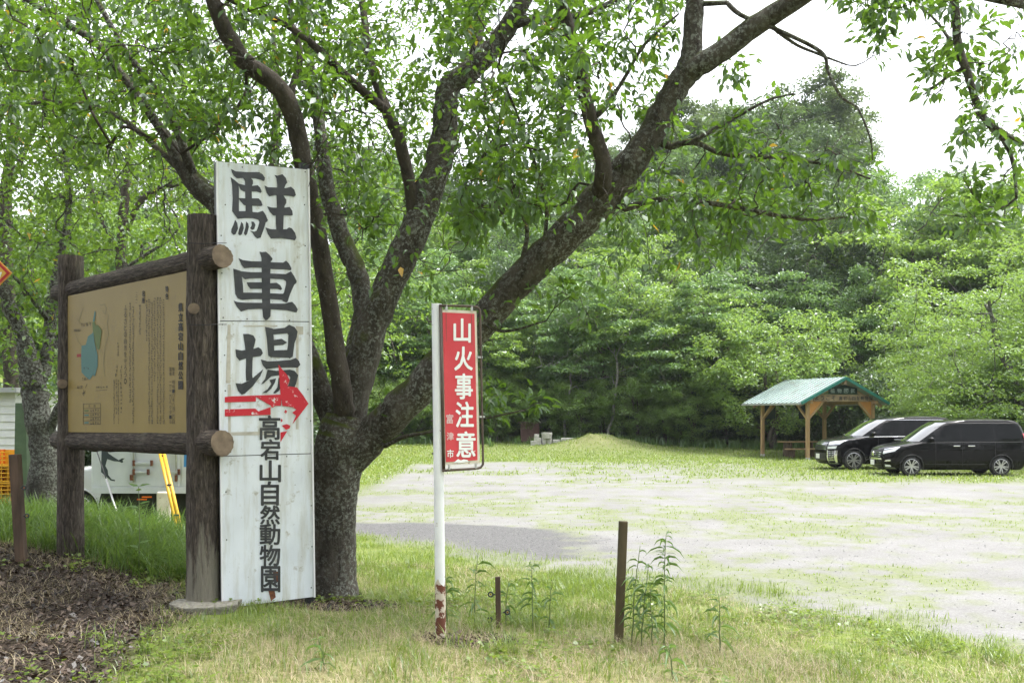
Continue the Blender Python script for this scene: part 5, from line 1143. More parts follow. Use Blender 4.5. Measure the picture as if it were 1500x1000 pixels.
def make_van(name, sp, loc, rz, label, paint, kind):
    V = Van(sp); car = empty(name, loc, label, 'van'); R = sp['R']
    car.rotation_euler = (0, 0, 0); base = Vector(loc)
    def put(mb, nm, mat, par=None, **k):
        mb.v = [(p[0] + base.x, p[1] + base.y, p[2] + base.z) for p in mb.v]; return mb.build(nm, mat, par or car, **k)
    zs = sorted(set([round(z, 3) for z in np.concatenate([np.linspace(.20, .95, 26), np.linspace(.95, sp['xf'][9][0], 12), np.linspace(sp['xf'][9][0], sp['xf'][-3][0], 26), np.linspace(sp['xf'][-3][0], sp['xf'][-1][0], 7)])]))
    rows = [V.outline(z) for z in zs]; n = len(rows[0]); v = [p for r in rows for p in r]; f = []
    for i in range(len(rows) - 1):
        for j in range(n):
            q = (i * n + j, i * n + (j + 1) % n, (i + 1) * n + (j + 1) % n, (i + 1) * n + j); c = sum((v[k] for k in q), Vector()) / 4
            if abs(c.y) > 0.5 and any((c.x - wx) ** 2 + (c.z - R) ** 2 < (R + 0.045) ** 2 for wx in sp['wheels']): continue
            f.append(q)
    f.append(tuple(range((len(rows) - 1) * n, len(rows) * n)))
    mb = MB().add(v, f); body = put(mb, 'body', paint, smooth=True, angle=0.5)
    put(MB().box((sp['L'] / 2, 0, 0.42), (sp['L'] - 0.7, 1.15, 0.42)), 'underbody', M['plastic'])
    H = zs[-1]; wcell = V.w(1.0)
    for wx in sp['wheels']:
        for sg in (-1, 1):
            pts = [V.side(wx + (R + 0.05) * math.cos(a), max(0.2, R + (R + 0.05) * math.sin(a)), sg, 0.004) for a in np.linspace(-0.35, math.pi + 0.35, 26)]
            put(MB().tube(pts, 0.016, 6), 'wheel_arch', M['plastic'] if kind != 'w' else paint, smooth=True)
            yo = sg * (sp['hw0'] - 0.03); w = empty('wheel', (0, 0, 0)); w.parent = car; C.objects.link(w) if w.name not in C.objects else None
            # tyre lathe
            prof = [(0.62 * R, 0.0), (0.72 * R, 0.012), (0.92 * R, 0.008), (R, -0.03), (R, -0.18), (0.9 * R, -0.21), (0.6 * R, -0.2)]
            k = 36; vv = []; ff = []
            for r_, o_ in prof:
                for j in range(k): a = 2 * math.pi * j / k; vv.append(Vector((wx + r_ * math.cos(a), yo + sg * o_, R + r_ * math.sin(a))))
            for i in range(len(prof) - 1):
                for j in range(k): ff.append((i * k + j, i * k + (j + 1) % k, (i + 1) * k + (j + 1) % k, (i + 1) * k + j))
            put(MB().add(vv, ff), 'tyre', M['tyre'], w, smooth=True, angle=0.7)
            mb = MB(); vv = []; ff = []
            for r_, o_ in [(0.73 * R, 0.012), (0.70 * R, 0.016), (0.66 * R, -0.01), (0.64 * R, -0.12)]:
                for j in range(k): a = 2 * math.pi * j / k; vv.append(Vector((wx + r_ * math.cos(a), yo + sg * o_, R + r_ * math.sin(a))))
            for i in range(3):
                for j in range(k): ff.append((i * k + j, i * k + (j + 1) % k, (i + 1) * k + (j + 1) % k, (i + 1) * k + j))
            mb.add(vv, ff)
            for q in range(10):
                a = 2 * math.pi * (q + 0.25 * (1 if q % 2 else -1) * 0.6) / 10
                p0 = Vector((wx + 0.13 * R * math.cos(a), yo + sg * -0.004, R + 0.13 * R * math.sin(a))); p1 = Vector((wx + 0.69 * R * math.cos(a), yo + sg * 0.004, R + 0.69 * R * math.sin(a)))
                mb.beam(p0, p1, 0.034 * R / 0.32, 0.03, up=(0, 1, 0))
            mb.tube([Vector((wx, yo - sg * 0.05, R)), Vector((wx, yo + sg * 0.006, R))], 0.17 * R, 16)
            put(mb, 'rim', M['alloy'], w)
            put(MB().tube([Vector((wx, yo - sg * 0.16, R)), Vector((wx, yo - sg * 0.06, R))], 0.64 * R, 20), 'brake', M['plastic'], w)
    s0 = sp is SPEC_A
    zb, zt = (1.10, 1.66) if s0 else (1.20, 1.74)
    # side glass: bottom-left, bottom-right, top-right, top-left in (x, z)
    wins = ([((1.18, zb), (1.66, zb + .01), (1.70, 1.42), (1.52, 1.36))] if s0 else [((1.25, zb), (1.78, zb), (1.80, 1.55), (1.60, 1.44))]) + \
        ([((1.70, zb + .02), (2.52, zb + .06), (2.50, zt), (2.04, 1.62)), ((2.58, zb + .06), (3.56, zb + .06), (3.54, zt + .01), (2.56, zt)), ((3.66, zb + .06), (4.56, zb + .10), (4.38, zt), (3.64, zt + .01))] if s0 else
         [((1.84, zb + .01), (2.72, zb + .03), (2.70, zt), (2.12, 1.68)), ((2.80, zb + .03), (3.72, zb + .03), (3.70, zt + .01), (2.78, zt)), ((3.82, zb + .03), (4.66, zb + .08), (4.5, zt), (3.80, zt + .01))])
    for sg in (-1, 1):
        for q in wins:
            v, f = grid(lambda u, w_: V.side(*bil(q, u, w_)[:2], sg, 0.006), 8, 6); put(MB().add(v, f), 'window', M['glass_dark'], smooth=True)
        # chrome waist line, door seams and handles
        zc = zb - 0.03
        for xs in ((1.7, 2.55, 3.6) if s0 else (1.82, 2.75, 3.77)):
            put(MB().tube([V.side(xs, z, sg, 0.001) for z in np.linspace(0.3, zb, 8)], 0.004, 4), 'door_seam', M['plastic'])
        put(MB().tube([V.side(x, zc + 0.03 * (x - 1.1) / 3, sg, 0.004) for x in np.linspace(1.05, 4.5, 24)], 0.007, 5), 'waist_trim', M['chrome'] if not s0 else M['plastic'])
        put(MB().tube([V.side(x, .38, sg, 0.002) for x in np.linspace(1.35, 3.35, 14)], 0.006, 4), 'sill_trim', M['plastic'])
        for xh in ((2.36, 2.83) if s0 else (2.5, 3.0)):
            c = V.side(xh, zb - 0.13, sg, 0.022); put(MB().beam(c - Vector((.11, 0, 0)), c + Vector((.11, 0, 0)), 0.03, 0.035), 'door_handle', M['chrome'], bevel=0.008)
        m0 = V.side(1.52 if s0 else 1.62, zb + 0.07, sg, 0.11)
        put(MB().box(m0, (0.14, 0.2, 0.15)), 'mirror', paint, bevel=0.04, seg=3, smooth=True)
        # roof trim strip above the doors
        put(MB().tube([V.side(x, zt + 0.035 - max(0, 2.1 - x) * 0.45, sg, 0.004) for x in np.linspace(1.75 if s0 else 1.9, 4.35, 20)], 0.009, 5), 'roof_trim', M['plastic'] if s0 else M['chrome'])
    # windscreen
    z0, z1 = sp['xf'][9][0] + 0.02, sp['xf'][12][0] - 0.01
    v, f = grid(lambda u, w_: V.front((u * 2 - 1) * 1.02, z0 + (z1 - z0) * w_, 0.008), 16, 12); put(MB().add(v, f), 'windscreen', M['glass_front'], smooth=True)
    for yy in (-0.35, 0.2):
        put(MB().tube([V.front(yy, z0 + .01, 0.02), V.front(yy + 0.45, z0 + 0.06, 0.022)], 0.008, 5), 'wiper', M['plastic'])
    def fp(q, off, nm, mat, nu=10, nv=4, par=None):
        v, f = grid(lambda u, w_: V.front(*bil(q, u, w_)[:2], off), nu, nv); return put(MB().add(v, f), nm, mat, par, smooth=True)
    if s0:
        for sg in (-1, 1):
            S_ = lambda pts: [(sg * a, b) for a, b in pts]
            fp(S_([(.62, .70), (1.22, .80), (1.30, .91), (.58, .81)]), 0.008, 'headlight', M['lamp'])
            fp(S_([(.56, .835), (1.25, .925), (1.2, .945), (.54, .87)]), 0.012, 'lamp_trim', M['chrome'])
            fp(S_([(.72, .30), (1.05, .30), (1.05, .36), (.75, .37)]), 0.010, 'fog_lamp', M['lamp'])
            fp(S_([(.62, .22), (1.22, .22), (1.2, .28), (.6, .30)]), 0.014, 'bumper_trim', M['chrome'])
            fp(S_([(.75, .47), (1.1, .48), (1.12, .53), (.85, .52)]), 0.012, 'bumper_trim', M['chrome'])
        g = fp([(-.52, .58), (.52, .58), (.55, .82), (-.55, .82)], 0.006, 'grille', M['plastic'])
        for z in (.62, .68, .74): fp([(-.48, z), (.48, z), (.48, z + .022), (-.48, z + .022)], 0.014, 'grille_bar', M['chrome'], par=g)
        fp([(-.6, .52), (.6, .52), (.56, .575), (-.56, .575)], 0.016, 'grille_surround', M['chrome'])
        c = V.front(0, .70, 0.03); put(MB().tube([c, c - Vector((0.012, 0, 0))], 0.075, 20), 'emblem', M['chrome']); c2 = c - Vector((0.016, 0, 0)); put(MB().box(c2, (0.006, 0.19, 0.035)), 'emblem_bar', M['chrome'])
        fp([(-.5, .26), (.5, .26), (.5, .38), (-.5, .38)], 0.006, 'air_intake', M['plastic'])
        c = V.front(0, .42, 0.03); put(MB().box(c, (0.012, 0.33, 0.165)), 'number_plate', M['plate'])
    elif kind == 'b':
        for sg in (-1, 1):
            S_ = lambda pts: [(sg * a, b) for a, b in pts]
            fp(S_([(.6, .90), (1.3, .95), (1.32, 1.06), (.55, .99)]), 0.008, 'headlight', M['lamp'])
            fp(S_([(.58, .74), (1.12, .76), (1.15, .85), (.58, .83)]), 0.008, 'headlight', M['lamp'])
            fp(S_([(.6, .865), (1.28, .905), (1.28, .935), (.6, .885)]), 0.012, 'lamp_trim', M['chrome'])
            g = fp(S_([(.72, .28), (1.08, .28), (1.02, .70), (.66, .70)]), 0.006, 'corner_grille', M['plastic'])
            for k in range(6): z = .33 + k * .062; fp(S_([(.73 - .01 * k, z), (1.03, z), (1.03, z + .025), (.73 - .01 * k, z + .025)]), 0.016, 'grille_bar', M['chrome'], par=g)
            fp(S_([(1.06, .25), (1.22, .27), (1.22, .70), (1.05, .70)]), 0.014, 'bumper_trim', M['chrome'])
            fp(S_([(.62, .25), (.70, .25), (.64, .70), (.57, .70)]), 0.014, 'bumper_trim', M['chrome'])
            fp(S_([(.6, .20), (1.2, .20), (1.2, .25), (.6, .255)]), 0.016, 'bumper_trim', M['chrome'])
        g = fp([(-.55, .70), (.55, .70), (.55, 1.0), (-.55, 1.0)], 0.006, 'grille', M['plastic'])
        for k in range(5): z = .72 + k * .055; fp([(-.5, z), (.5, z), (.5, z + .018), (-.5, z + .018)], 0.012, 'grille_bar', M['chrome'], par=g)
        fp([(-.55, .26), (.55, .26), (.5, .6), (-.5, .6)], 0.004, 'air_intake', M['plastic'])
        c = V.front(0, .47, 0.03); put(MB().box(c, (0.012, 0.33, 0.165)), 'number_plate', M['plate'])
    else:
        for sg in (-1, 1): fp([(sg * .6, .74), (sg * 1.15, .80), (sg * 1.15, .92), (sg * .6, .86)], 0.008, 'headlight', M['lamp'])
    for sg in (-1, 1):
        v, f = grid(lambda u, w_: V.rear(sg * (0.75 + 0.6 * u), 0.95 + 0.42 * w_, 0.008), 6, 6); put(MB().add(v, f), 'tail_light', M['taillamp'], smooth=True)
    v, f = grid(lambda u, w_: V.rear((u * 2 - 1) * 0.9, zb + 0.05 + (zt - zb - 0.1) * w_, 0.008), 10, 6); put(MB().add(v, f), 'rear_window', M['glass_dark'], smooth=True)
    car.rotation_euler = (0, 0, rz); return car
YA = 31.95 + 0.82; xa = (1335 - 750) / F * 31.98
o = make_van('parked_van', SPEC_A, (xa - 0.935, YA, G(xa + 1.5, YA) - 0.005), math.radians(-0.5), 'black minivan with round front emblem parked nearest the lot with white number plate', M['paint_black'], 'a')
YB = 35.3 + 0.95; xb = (1249 - 750) / F * 35.3
o = make_van('parked_van', SPEC_B, (xb - 0.95, YB - 0.1, G(xb + 1.5, YB) - 0.005), math.radians(3.5), 'black minivan with slatted chrome corner grilles parked between the pavilion and another van', M['paint_black'], 'b')
# ------------------------------------------------------------------ pavilion
M['timber'] = pmat('honey_timber', (0.28, 0.18, 0.085), (0.42, 0.28, 0.15), 6, 0.7, stretch=(1, 1, 0.15))
M['grey_timber'] = pmat('greyed_timber', (0.24, 0.17, 0.11), (0.4, 0.3, 0.2), 7, 0.8, stretch=(0.3, 1, 1))
M['roof_green'] = pmat('green_roof_sheet', (0.27, 0.35, 0.33), (0.36, 0.43, 0.41), 3, 0.35, stain=(0.24, 0.25, 0.22), stain_scale=2)
M['roof_edge'] = pmat('dark_green_edge', (0.03, 0.17, 0.14), rough=0.4)
M['orange_board'] = pmat('orange_ply', (0.5, 0.22, 0.06), (0.58, 0.28, 0.09), 5, 0.6)
M['darkgreen'] = pmat('dark_green_board', (0.012, 0.03, 0.026), rough=0.6)
def pavilion():
    p2 = P(1183, 673, 43.7); p1 = P(1117, 668.8, 46.8)
    a = Vector((p2.x, p2.y, 0)); back = Vector((p1.x - p2.x, p1.y - p2.y, 0)); D = back.length; back.normalize(); wd = Vector((-back.y, back.x, 0)); wd = -wd if wd.x < 0 else wd
    Wp = 3.55; t = empty('picnic_pavilion', (a.x, a.y, G(a.x, a.y)), 'open timber picnic shelter with green ribbed metal gable roof', 'pavilion')
    up = Vector((0, 0, 1)); zw = 2.52
    gnd = lambda q: Vector((q.x, q.y, G(q.x, q.y) - 0.1))
    corners = [a, a + back * D, a + wd * Wp, a + wd * Wp + back * D]
    for c in corners:
        MB().beam(gnd(c), Vector((c.x, c.y, zw + 0.05)), 0.14, 0.14, up=wd).build('post', M['timber'], t, bevel=0.01)
        b_ = gnd(c); MB().box(b_ + up * 0.12, (0.17, 0.17, 0.16)).build('post_base', pmat('pale_base', (0.45, 0.44, 0.42)), t)
    # tie beams
    mid = a + wd * Wp / 2; ap = 3.40
    fb = MB().beam(a + wd * 0.27 + up * 2.72, a + wd * (Wp - 0.27) + up * 2.72, 0.16, 0.3); fb.build('front_beam', M['grey_timber'], t, bevel=0.01)
    MB().beam(a + back * D - wd * 0.1 + up * 2.62, a + back * D + wd * (Wp + .1) + up * 2.62, 0.13, 0.18).build('back_beam', M['timber'], t)
    for s_ in (0, 1): MB().beam(a + wd * Wp * s_ - back * 0.3 + up * 2.53, a + wd * Wp * s_ + back * (D + .3) + up * 2.53, 0.12, 0.14).build('side_beam', M['timber'], t)
    for c, s_ in ((a, 1), (a + wd * Wp, -1)):
        MB().beam(c + up * 1.75, c + wd * s_ * 0.8 + up * 2.52, 0.09, 0.09).build('brace', M['timber'], t)
        MB().poly_prism([c + wd * s_ * 0.08 + up * 1.85 - back * 0.0, c + wd * s_ * 0.08 + up * 2.56, c + wd * s_ * 0.78 + up * 2.56], back * 0.03).build('gusset_board', M['orange_board'], t)
        MB().beam(c + up * 1.75, c + back * 0.75 + up * 2.45, 0.08, 0.09).build('brace', M['timber'], t)
    for c, s_ in ((a + back * D, 1), (a + back * D + wd * Wp, -1)):
        MB().beam(c + up * 1.75, c + wd * s_ * 0.75 + up * 2.5, 0.08, 0.09).build('brace', M['timber'], t); MB().beam(c + up * 1.75, c - back * 0.75 + up * 2.45, 0.08, 0.09).build('brace', M['timber'], t)
    for c in (a + back * (D + 0.05) + wd * 0.35, a + back * (D + 0.05) + wd * 2.5): MB().box(c + up * 2.15, (0.8, 0.03, 0.75), R=Matrix.Rotation(math.atan2(wd.y, wd.x), 3, 'Z')).build('dark_panel', M['darkgreen'], t)
    # roof: two ribbed planes
    ov = 0.62; f0, f1 = -0.36, D + 0.75
    for s_ in (-1, 1):
        e = mid + wd * s_ * (Wp / 2 + ov); ez = 2.50; rz_ = 3.62
        A0, A1 = Vector((e.x, e.y, ez)) + back * f0, Vector((e.x, e.y, ez)) + back * f1
        B0, B1 = Vector((mid.x, mid.y, rz_)) + back * f0, Vector((mid.x, mid.y, rz_)) + back * f1
        nrm = (A1 - A0).cross(B0 - A0).normalized(); nrm = -nrm if nrm.z < 0 else nrm
        sh = MB().poly_prism([A0, A1, B1, B0], -nrm * 0.05).build('roof_sheet', M['roof_green'], t)
        k = 15
        for i in range(k):
            u = (i + 0.5) / k; MB().beam(A0.lerp(A1, u) + nrm * 0.018, B0.lerp(B1, u) + nrm * 0.018, 0.07, 0.05, up=nrm).build('roof_rib', M['roof_green'], sh)
        MB().beam(A0 - back * 0.02 - up * 0.03, B0 - back * 0.02 - up * 0.03, 0.04, 0.13, up=nrm).build('gable_trim', M['roof_edge'], t)
        MB().beam(A0 - up * 0.06, A1 - up * 0.06, 0.09, 0.07).build('gutter', M['zinc'], t)
        for y_ in (0.0, D): MB().beam(a + back * y_ + wd * Wp / 2 + up * 3.40, Vector((e.x, e.y, 0)) + back * y_ - wd * s_ * 0.12 + up * 2.36, 0.09, 0.13).build('rafter', M['grey_timber'], t)
    MB().beam(mid + back * (f0 + .02) + up * 3.4, mid + back * (f1 - .02) + up * 3.4, 0.13, 0.16).build('ridge_beam', M['grey_timber'], t)
    # front gable sign board and beam lettering
    fa = -back * 0.1
    q0 = a + wd * 1.05 - back * 0.12; q1 = a + wd * 2.6 - back * 0.12
    MB().poly_prism([q0 + up * 2.89, q1 + up * 2.89, q1 + up * 3.16, q0 + wd * .75 + up * 3.32, q0 + up * 3.12], back * 0.03).build('gable_board', M['darkgreen'], t)
    def on(txt, x0, z0, ch, cw, mat, off, nm, bold=0.012):
        mb = MB()
        for i, c in enumerate(txt):
            v, f = glyph(c, bold)
            if len(v): mb.add([a - back * off + wd * (x0 + i * ch[0] + cw * p[0]) + up * (z0 + ch[1] * p[1]) for p in v], f)
        mb.build(nm, mat, t)
    on('植物図鑑', 1.12, 2.94, (0.37, 0.2), 0.24, pmat('pale_green_letter', (0.3, 0.36, 0.34)), 0.128, 'gable_lettering')
    on('ようこそ', 0.32, 2.62, (0.30, 0.19), 0.2, M['ink'], 0.088, 'welcome_lettering', 0.02)
    on('高宕山自然動物園', 1.62, 2.62, (0.24, 0.18), 0.19, M['ink'], 0.088, 'welcome_lettering', 0.02)
    for c in (a + wd * 0.06 + up * 2.62, mid + up * 3.4):
        MB().tube([c - back * 0.08, c - back * 0.16], 0.11, 16).build('log_end', pmat('pale_log_end', (0.45, 0.43, 0.4)), t)
    # bench and table inside
    tb = empty('picnic_bench', (*(a + wd * 0.9 + back * 1.5)[:2], G(a.x, a.y)), 'low wooden bench under the picnic shelter', 'bench'); c = Vector(tb.location)
    for k in (-1, 0, 1): MB().box(c + up * 0.42 + back * k * 0.14, (1.7, 0.12, 0.05), R=Matrix.Rotation(math.atan2(wd.y, wd.x), 3, 'Z')).build('seat_plank', M['timber'], tb)
    for k in (-0.6, 0.6): MB().box(c + wd * k + up * 0.2, (0.1, 0.35, 0.4), R=Matrix.Rotation(math.atan2(wd.y, wd.x), 3, 'Z')).build('leg', M['oldwood'], tb)
    tb = empty('picnic_table', (*(a + wd * 1.4 + back * 2.5)[:2], G(a.x, a.y)), 'wooden picnic table under the picnic shelter', 'table'); c = Vector(tb.location)
    for k in (-1.5, -.5, .5, 1.5): MB().box(c + up * 0.72 + back * k * 0.19, (1.8, 0.17, 0.05), R=Matrix.Rotation(math.atan2(wd.y, wd.x), 3, 'Z')).build('top_plank', M['timber'], tb)
    for k in (-0.6, 0.6): MB().box(c + wd * k + up * 0.345, (0.12, 0.5, 0.7), R=Matrix.Rotation(math.atan2(wd.y, wd.x), 3, 'Z')).build('leg', M['oldwood'], tb)
pavilion()
# ------------------------------------------------------------------ rusty bin and stone blocks by the mound
def bin_and_blocks():
    Y = 57.0; b = P(776, 640, Y); z = G(b.x, Y); s = Y / F
    t = empty('rusty_bin', (b.x, Y, z), 'rusty brown metal bin with a flat lid at the edge of the wood', 'bin')
    h = P(776, 619, Y).z - z; w = 27 * s
    MB().box((b.x, Y, z + h / 2), (w, w, h)).build('body', pmat('brown_rusted_sheet', (0.075, 0.035, 0.03), (0.13, 0.065, 0.055), 5, 0.7), t, bevel=0.01)
    MB().box((b.x, Y, z + h + 0.03), (w * 1.25, w * 1.2, 0.06)).build('lid', pmat('brown_lid', (0.12, 0.07, 0.06)), t)
    MB().box((b.x, Y, z + 0.04), (w * 1.2, w * 1.1, 0.08)).build('base', M['oldwood'], t)
    con = pmat('pale_concrete_block', (0.3, 0.29, 0.26), (0.5, 0.49, 0.46), 8, 0.95, bmp=0.5)
    Yb = 53.5; s = Yb / F
    for px, zc, w, h, lab in ((782, 0, 9, 7, 'small low grey concrete block on the grass beside the block pile'), (788, 0, 10, 11, 'upright concrete block in front of the rusty bin'), (797, 0, 8, 9, 'concrete block under the round slab'), (801, 9.5, 16, 8, 'round weathered concrete slab topping the block pile'), (786, 11.5, 7, 5, 'square concrete block resting on the block pile'), (805, 0, 6, 9, 'narrow concrete block at the mound end of the pile'), (815, 0, 11, 5, 'broken stone slab lying beside the block pile'), (831, 0, 18, 6, 'long dark stone slab at the foot of the mound')):
        X = (px - 750) / F * Yb; g = G(X, Yb); c = (X, Yb, g + (zc + h / 2) * s - 0.02)
        if 'round' in lab: o = MB().tube([(X, Yb, g + zc * s - .02), (X, Yb, g + (zc + h - 2) * s), (X, Yb, g + (zc + h) * s)], [w * s / 2 * .9, w * s / 2, w * s / 2 * 0.96], 18).build('concrete_slab', con, None)
        else: o = MB().box(c, (w * s, w * s * 0.9, h * s), R=Matrix.Rotation(random.uniform(-.4, .4), 3, 'Z')).build('concrete_block', con, None, bevel=0.03)
        tag(o, lab, 'block', 'concrete blocks by the mound')
bin_and_blocks()
# ------------------------------------------------------------------ left yard: truck, shed, crates, ladder
def left_yard():
    Y = 15.6; zg = G(-6, Y)
    M['boxwhite'] = pmat('truck_box_paint', (0.5, 0.53, 0.55), (0.62, 0.65, 0.67), 3, 0.4, stain=(0.3, 0.2, 0.13), stain_scale=5, stain_lo=0.64, stain_hi=0.75)
    x0, x1 = P(133, 0, Y).x, P(330, 0, Y).x; z0, z1 = P(0, 722, Y).z, 2.55
    t = empty('box_truck', ((x0 + x1) / 2, Y, zg), 'white refrigerated box truck with rusty door bars behind the map board', 'truck')
    MB().box(((x0 + x1) / 2, Y + 1.5, (z0 + z1) / 2), (x1 - x0, 3.0, z1 - z0)).build('cargo_box', M['boxwhite'], t, bevel=0.04, seg=3)
    pl = Plane(Vector((x0, Y, 0)), (1, 0, 0))
    def door(a, b): MB().poly_prism([pl.px(a, 560, 0.012), pl.px(b, 560, 0.012), pl.px(b, 712, 0.012), pl.px(a, 712, 0.012)], (0, 0.02, 0)).build('door', M['boxwhite'], t, bevel=0.006)
    door(147, 193); door(199, 262); door(266, 320)
    MB().beam(pl.px(135, 718, 0.01), pl.px(328, 718, 0.01), 0.03, 0.09).build('rear_sill', M['boxwhite'], t)
    for x in (196, 258): MB().tube([pl.px(x, 600, 0.04), pl.px(x, 706, 0.04)], 0.014, 8).build('lock_bar', M['zinc'], t, smooth=True)
    for x, xb, y in ((196, 222, 678), (196, 217, 691), (247, 262, 691)):
        MB().beam(pl.px(x, y, 0.045), pl.px(xb, y, 0.045), 0.03, 0.03).build('hinge_bar', M['boxwhite'], t)
        for q in (x, xb): MB().box(pl.px(q, y, 0.055), (0.035, 0.03, 0.09)).build('hinge', M['rust'], t)
    MB().box(pl.px(193, 699, 0.05), (0.05, 0.04, 0.09)).build('latch', M['rust'], t); MB().box(pl.px(258, 700, 0.05), (0.035, 0.04, 0.1)).build('latch', M['rust'], t)
    dk = pmat('dark_teal_silhouette', (0.035, 0.05, 0.055))
    px_poly(pl, [z8(p, 120, 640, 7.14) for p in [[(205, 130), (255, 130), (280, 170), (330, 205), (385, 240), (420, 220), (450, 222), (425, 238), (432, 262), (415, 268), (390, 255), (330, 250), (265, 228), (245, 300), (270, 345), (275, 395), (310, 440), (345, 445), (345, 460), (300, 452), (255, 412), (200, 365)]]], 'animal_silhouette', dk, t, 0.016)
    px_poly(pl, [z8(p, 120, 640, 7.14) for p in [[(1068, 175), (1105, 175), (1105, 310), (1064, 312)]]], 'blue_sticker', pmat('blue_sticker', (0.05, 0.25, 0.55)), t, 0.016)
    MB().box(((x0 + x1) / 2, Y + 1.6, (z0 + zg) / 2 + 0.06), (x1 - x0 - 0.15, 2.6, z0 - zg - 0.14)).build('chassis', M['plastic'], t)
    org = pmat('orange_lamp', (0.75, 0.16, 0.02), rough=0.2)
    for x, y in ((215, 727.5), (208, 731)): MB().box(P(x, y, Y - 0.03), (0.14, 0.04, 0.02)).build('tail_lamp', org, t)
    for x in (150, 290): MB().tube([Vector((P(x, 0, Y).x - 0.12, Y + 0.5, zg + 0.36)), Vector((P(x, 0, Y).x + 0.12, Y + 0.5, zg + 0.36))], 0.36, 24).build('wheel', M['tyre'], t)
    MB().box(P(239, 742, Y - 0.35), (0.2, 0.2, 0.38)).build('block', M['cream'], t) if False else None
    bc = P(240, 745, Y - 0.4); hb = P(240, 720, Y - 0.4).z; g = G(bc.x, bc.y)
    o = MB().box((bc.x, bc.y, (g + hb) / 2), (0.2, 0.2, hb - g), R=Matrix.Rotation(0.3, 3, 'Z')).build('stone_block', M['cream'], None, bevel=0.02); tag(o, 'rust edged pale block standing at the truck tail by the yellow pole', 'block')
    # white van parked behind the lichened tree
    make_van('parked_van', SPEC_A, (P(38, 0, 17).x, 18.2, G(-8, 18)), math.radians(-8), 'white van half hidden by the lichened tree trunk and map board post', M['paint_white'], 'w')
    # yellow pole pair leaning on the truck and silver rod
    yl = pmat('yellow_tube_paint', (0.62, 0.36, 0.02), (0.7, 0.42, 0.03), 8, 0.4)
    g = P(262, 770, 14.4); g.z = G(g.x, g.y); tp = P(229, 640, 15.45)
    t = empty('yellow_ladder', g, 'yellow tubular folding ladder leaning against the truck box', 'ladder')
    for dx in (0.0, 0.06):
        MB().tube([g + Vector((dx, 0.02, -0.05)), tp + Vector((dx, 0, 0))], 0.026, 12).build('rail', yl, t, smooth=True)
    for k in (0.2, 0.5, 0.8): q = g.lerp(tp, k); MB().tube([q, q + Vector((0.07, 0, 0))], 0.014, 8).build('rung', M['black'], t)
    g = P(181, 765, 14.3); g.z = G(g.x, g.y) + 0.01; o_ = P(140, 655, 15.4)
    t = empty('metal_rod', g, 'thin silver rod with dark tip leaning on the truck', 'rod')
    MB().tube([g - Vector((0, 0, .05)), g.lerp(o_, 0.6)], 0.014, 10).build('shaft', M['alloy'], t, smooth=True); MB().tube([g.lerp(o_, 0.6), o_], 0.009, 8).build('tip', M['black'], t, smooth=True)
    # slatted shed
    Ys = 20.5; xa_, xb_ = P(-150, 0, Ys).x, P(22, 0, Ys).x; zg = G(-10, Ys)
    t = empty('slatted_shed', ((xa_ + xb_) / 2, Ys, zg), 'white shed with horizontal siding boards behind the stacked crates', 'shed')
    sid = pmat('white_siding', (0.55, 0.56, 0.56), (0.66, 0.67, 0.67), 3, 0.5); z1 = P(0, 575, Ys).z; n = 15
    for k in range(n):
        za = zg + 0.05 + k * (z1 - zg) / n; MB().add([(xa_, Ys, za), (xb_, Ys, za), (xb_, Ys + .03, za + (z1 - zg) / n), (xa_, Ys + .03, za + (z1 - zg) / n), (xa_, Ys + .06, za), (xb_, Ys + .06, za), (xb_, Ys + .06, za + (z1 - zg) / n), (xa_, Ys + .06, za + (z1 - zg) / n)], [(0, 1, 2, 3), (5, 4, 7, 6), (0, 4, 5, 1), (3, 2, 6, 7), (0, 3, 7, 4), (1, 5, 6, 2)]).build('siding_board', sid, t)
    MB().box(((xa_ + xb_) / 2, Ys + 1.2, (zg + z1) / 2), (xb_ - xa_ - .1, 2.2, z1 - zg)).build('wall', sid, t)
    MB().box(((xa_ + xb_) / 2, Ys + 1.1, z1 + 0.05), (xb_ - xa_ + .3, 2.7, 0.1)).build('roof', pmat('grey_roof', (0.3, 0.31, 0.32)), t)
    # green board
    Yg = 16.8; g0 = G(-8, Yg)
    o = MB().poly_prism([P(22, 590, Yg), P(38, 590, Yg), Vector((P(40, 0, Yg).x, Yg, g0)), Vector((P(19, 0, Yg).x, Yg, g0))], (0, 0.25, 0)).build('green_board', pmat('green_canvas', (0.05, 0.085, 0.045), (0.085, 0.13, 0.07), 5, 0.7), None, bevel=0.01)
    tag(o, 'upright olive green canvas covered board between the crates and the forked tree', 'board')
    # crates
    Yc = 17.6; cols = {'y': pmat('yellow_crate', (0.72, 0.36, 0.015), rough=0.45), 'o': pmat('orange_crate', (0.62, 0.16, 0.02), rough=0.45)}
    def crate(px, zlev, c, lab):
        w, d_, h = 0.50, 0.36, 0.30; X = P(px, 0, Yc).x; z = G(X, Yc) + 0.16 + zlev * 0.295; m = cols[c]
        t = empty('plastic_crate', (X, Yc, z), lab, 'crate', 'plastic crates stacked by the shed')
        MB().box((X, Yc, z + .015), (w, d_, .03)).build('base', m, t)
        for sx in (-1, 1):
            MB().box((X + sx * (w / 2 - .012), Yc, z + h / 2), (.024, d_, h - .002)).build('end_wall', m, t)
            if sx > 0: MB().box((X, Yc + sx * (d_ / 2 - .012), z + h / 2 - .002), (w - .05, .02, h - .01)).build('side_wall', m, t)
            for k in range(5): MB().box((X + (k - 2) * 0.115, Yc - d_ / 2 + .02, z + h / 2), (.022, .014, h - .03)).build('upright', m, t) if sx > 0 else None
        for k in range(4): MB().box((X, Yc - d_ / 2 - .004, z + .05 + k * .07), (w - .02, .016, .018)).build('rib', m, t)
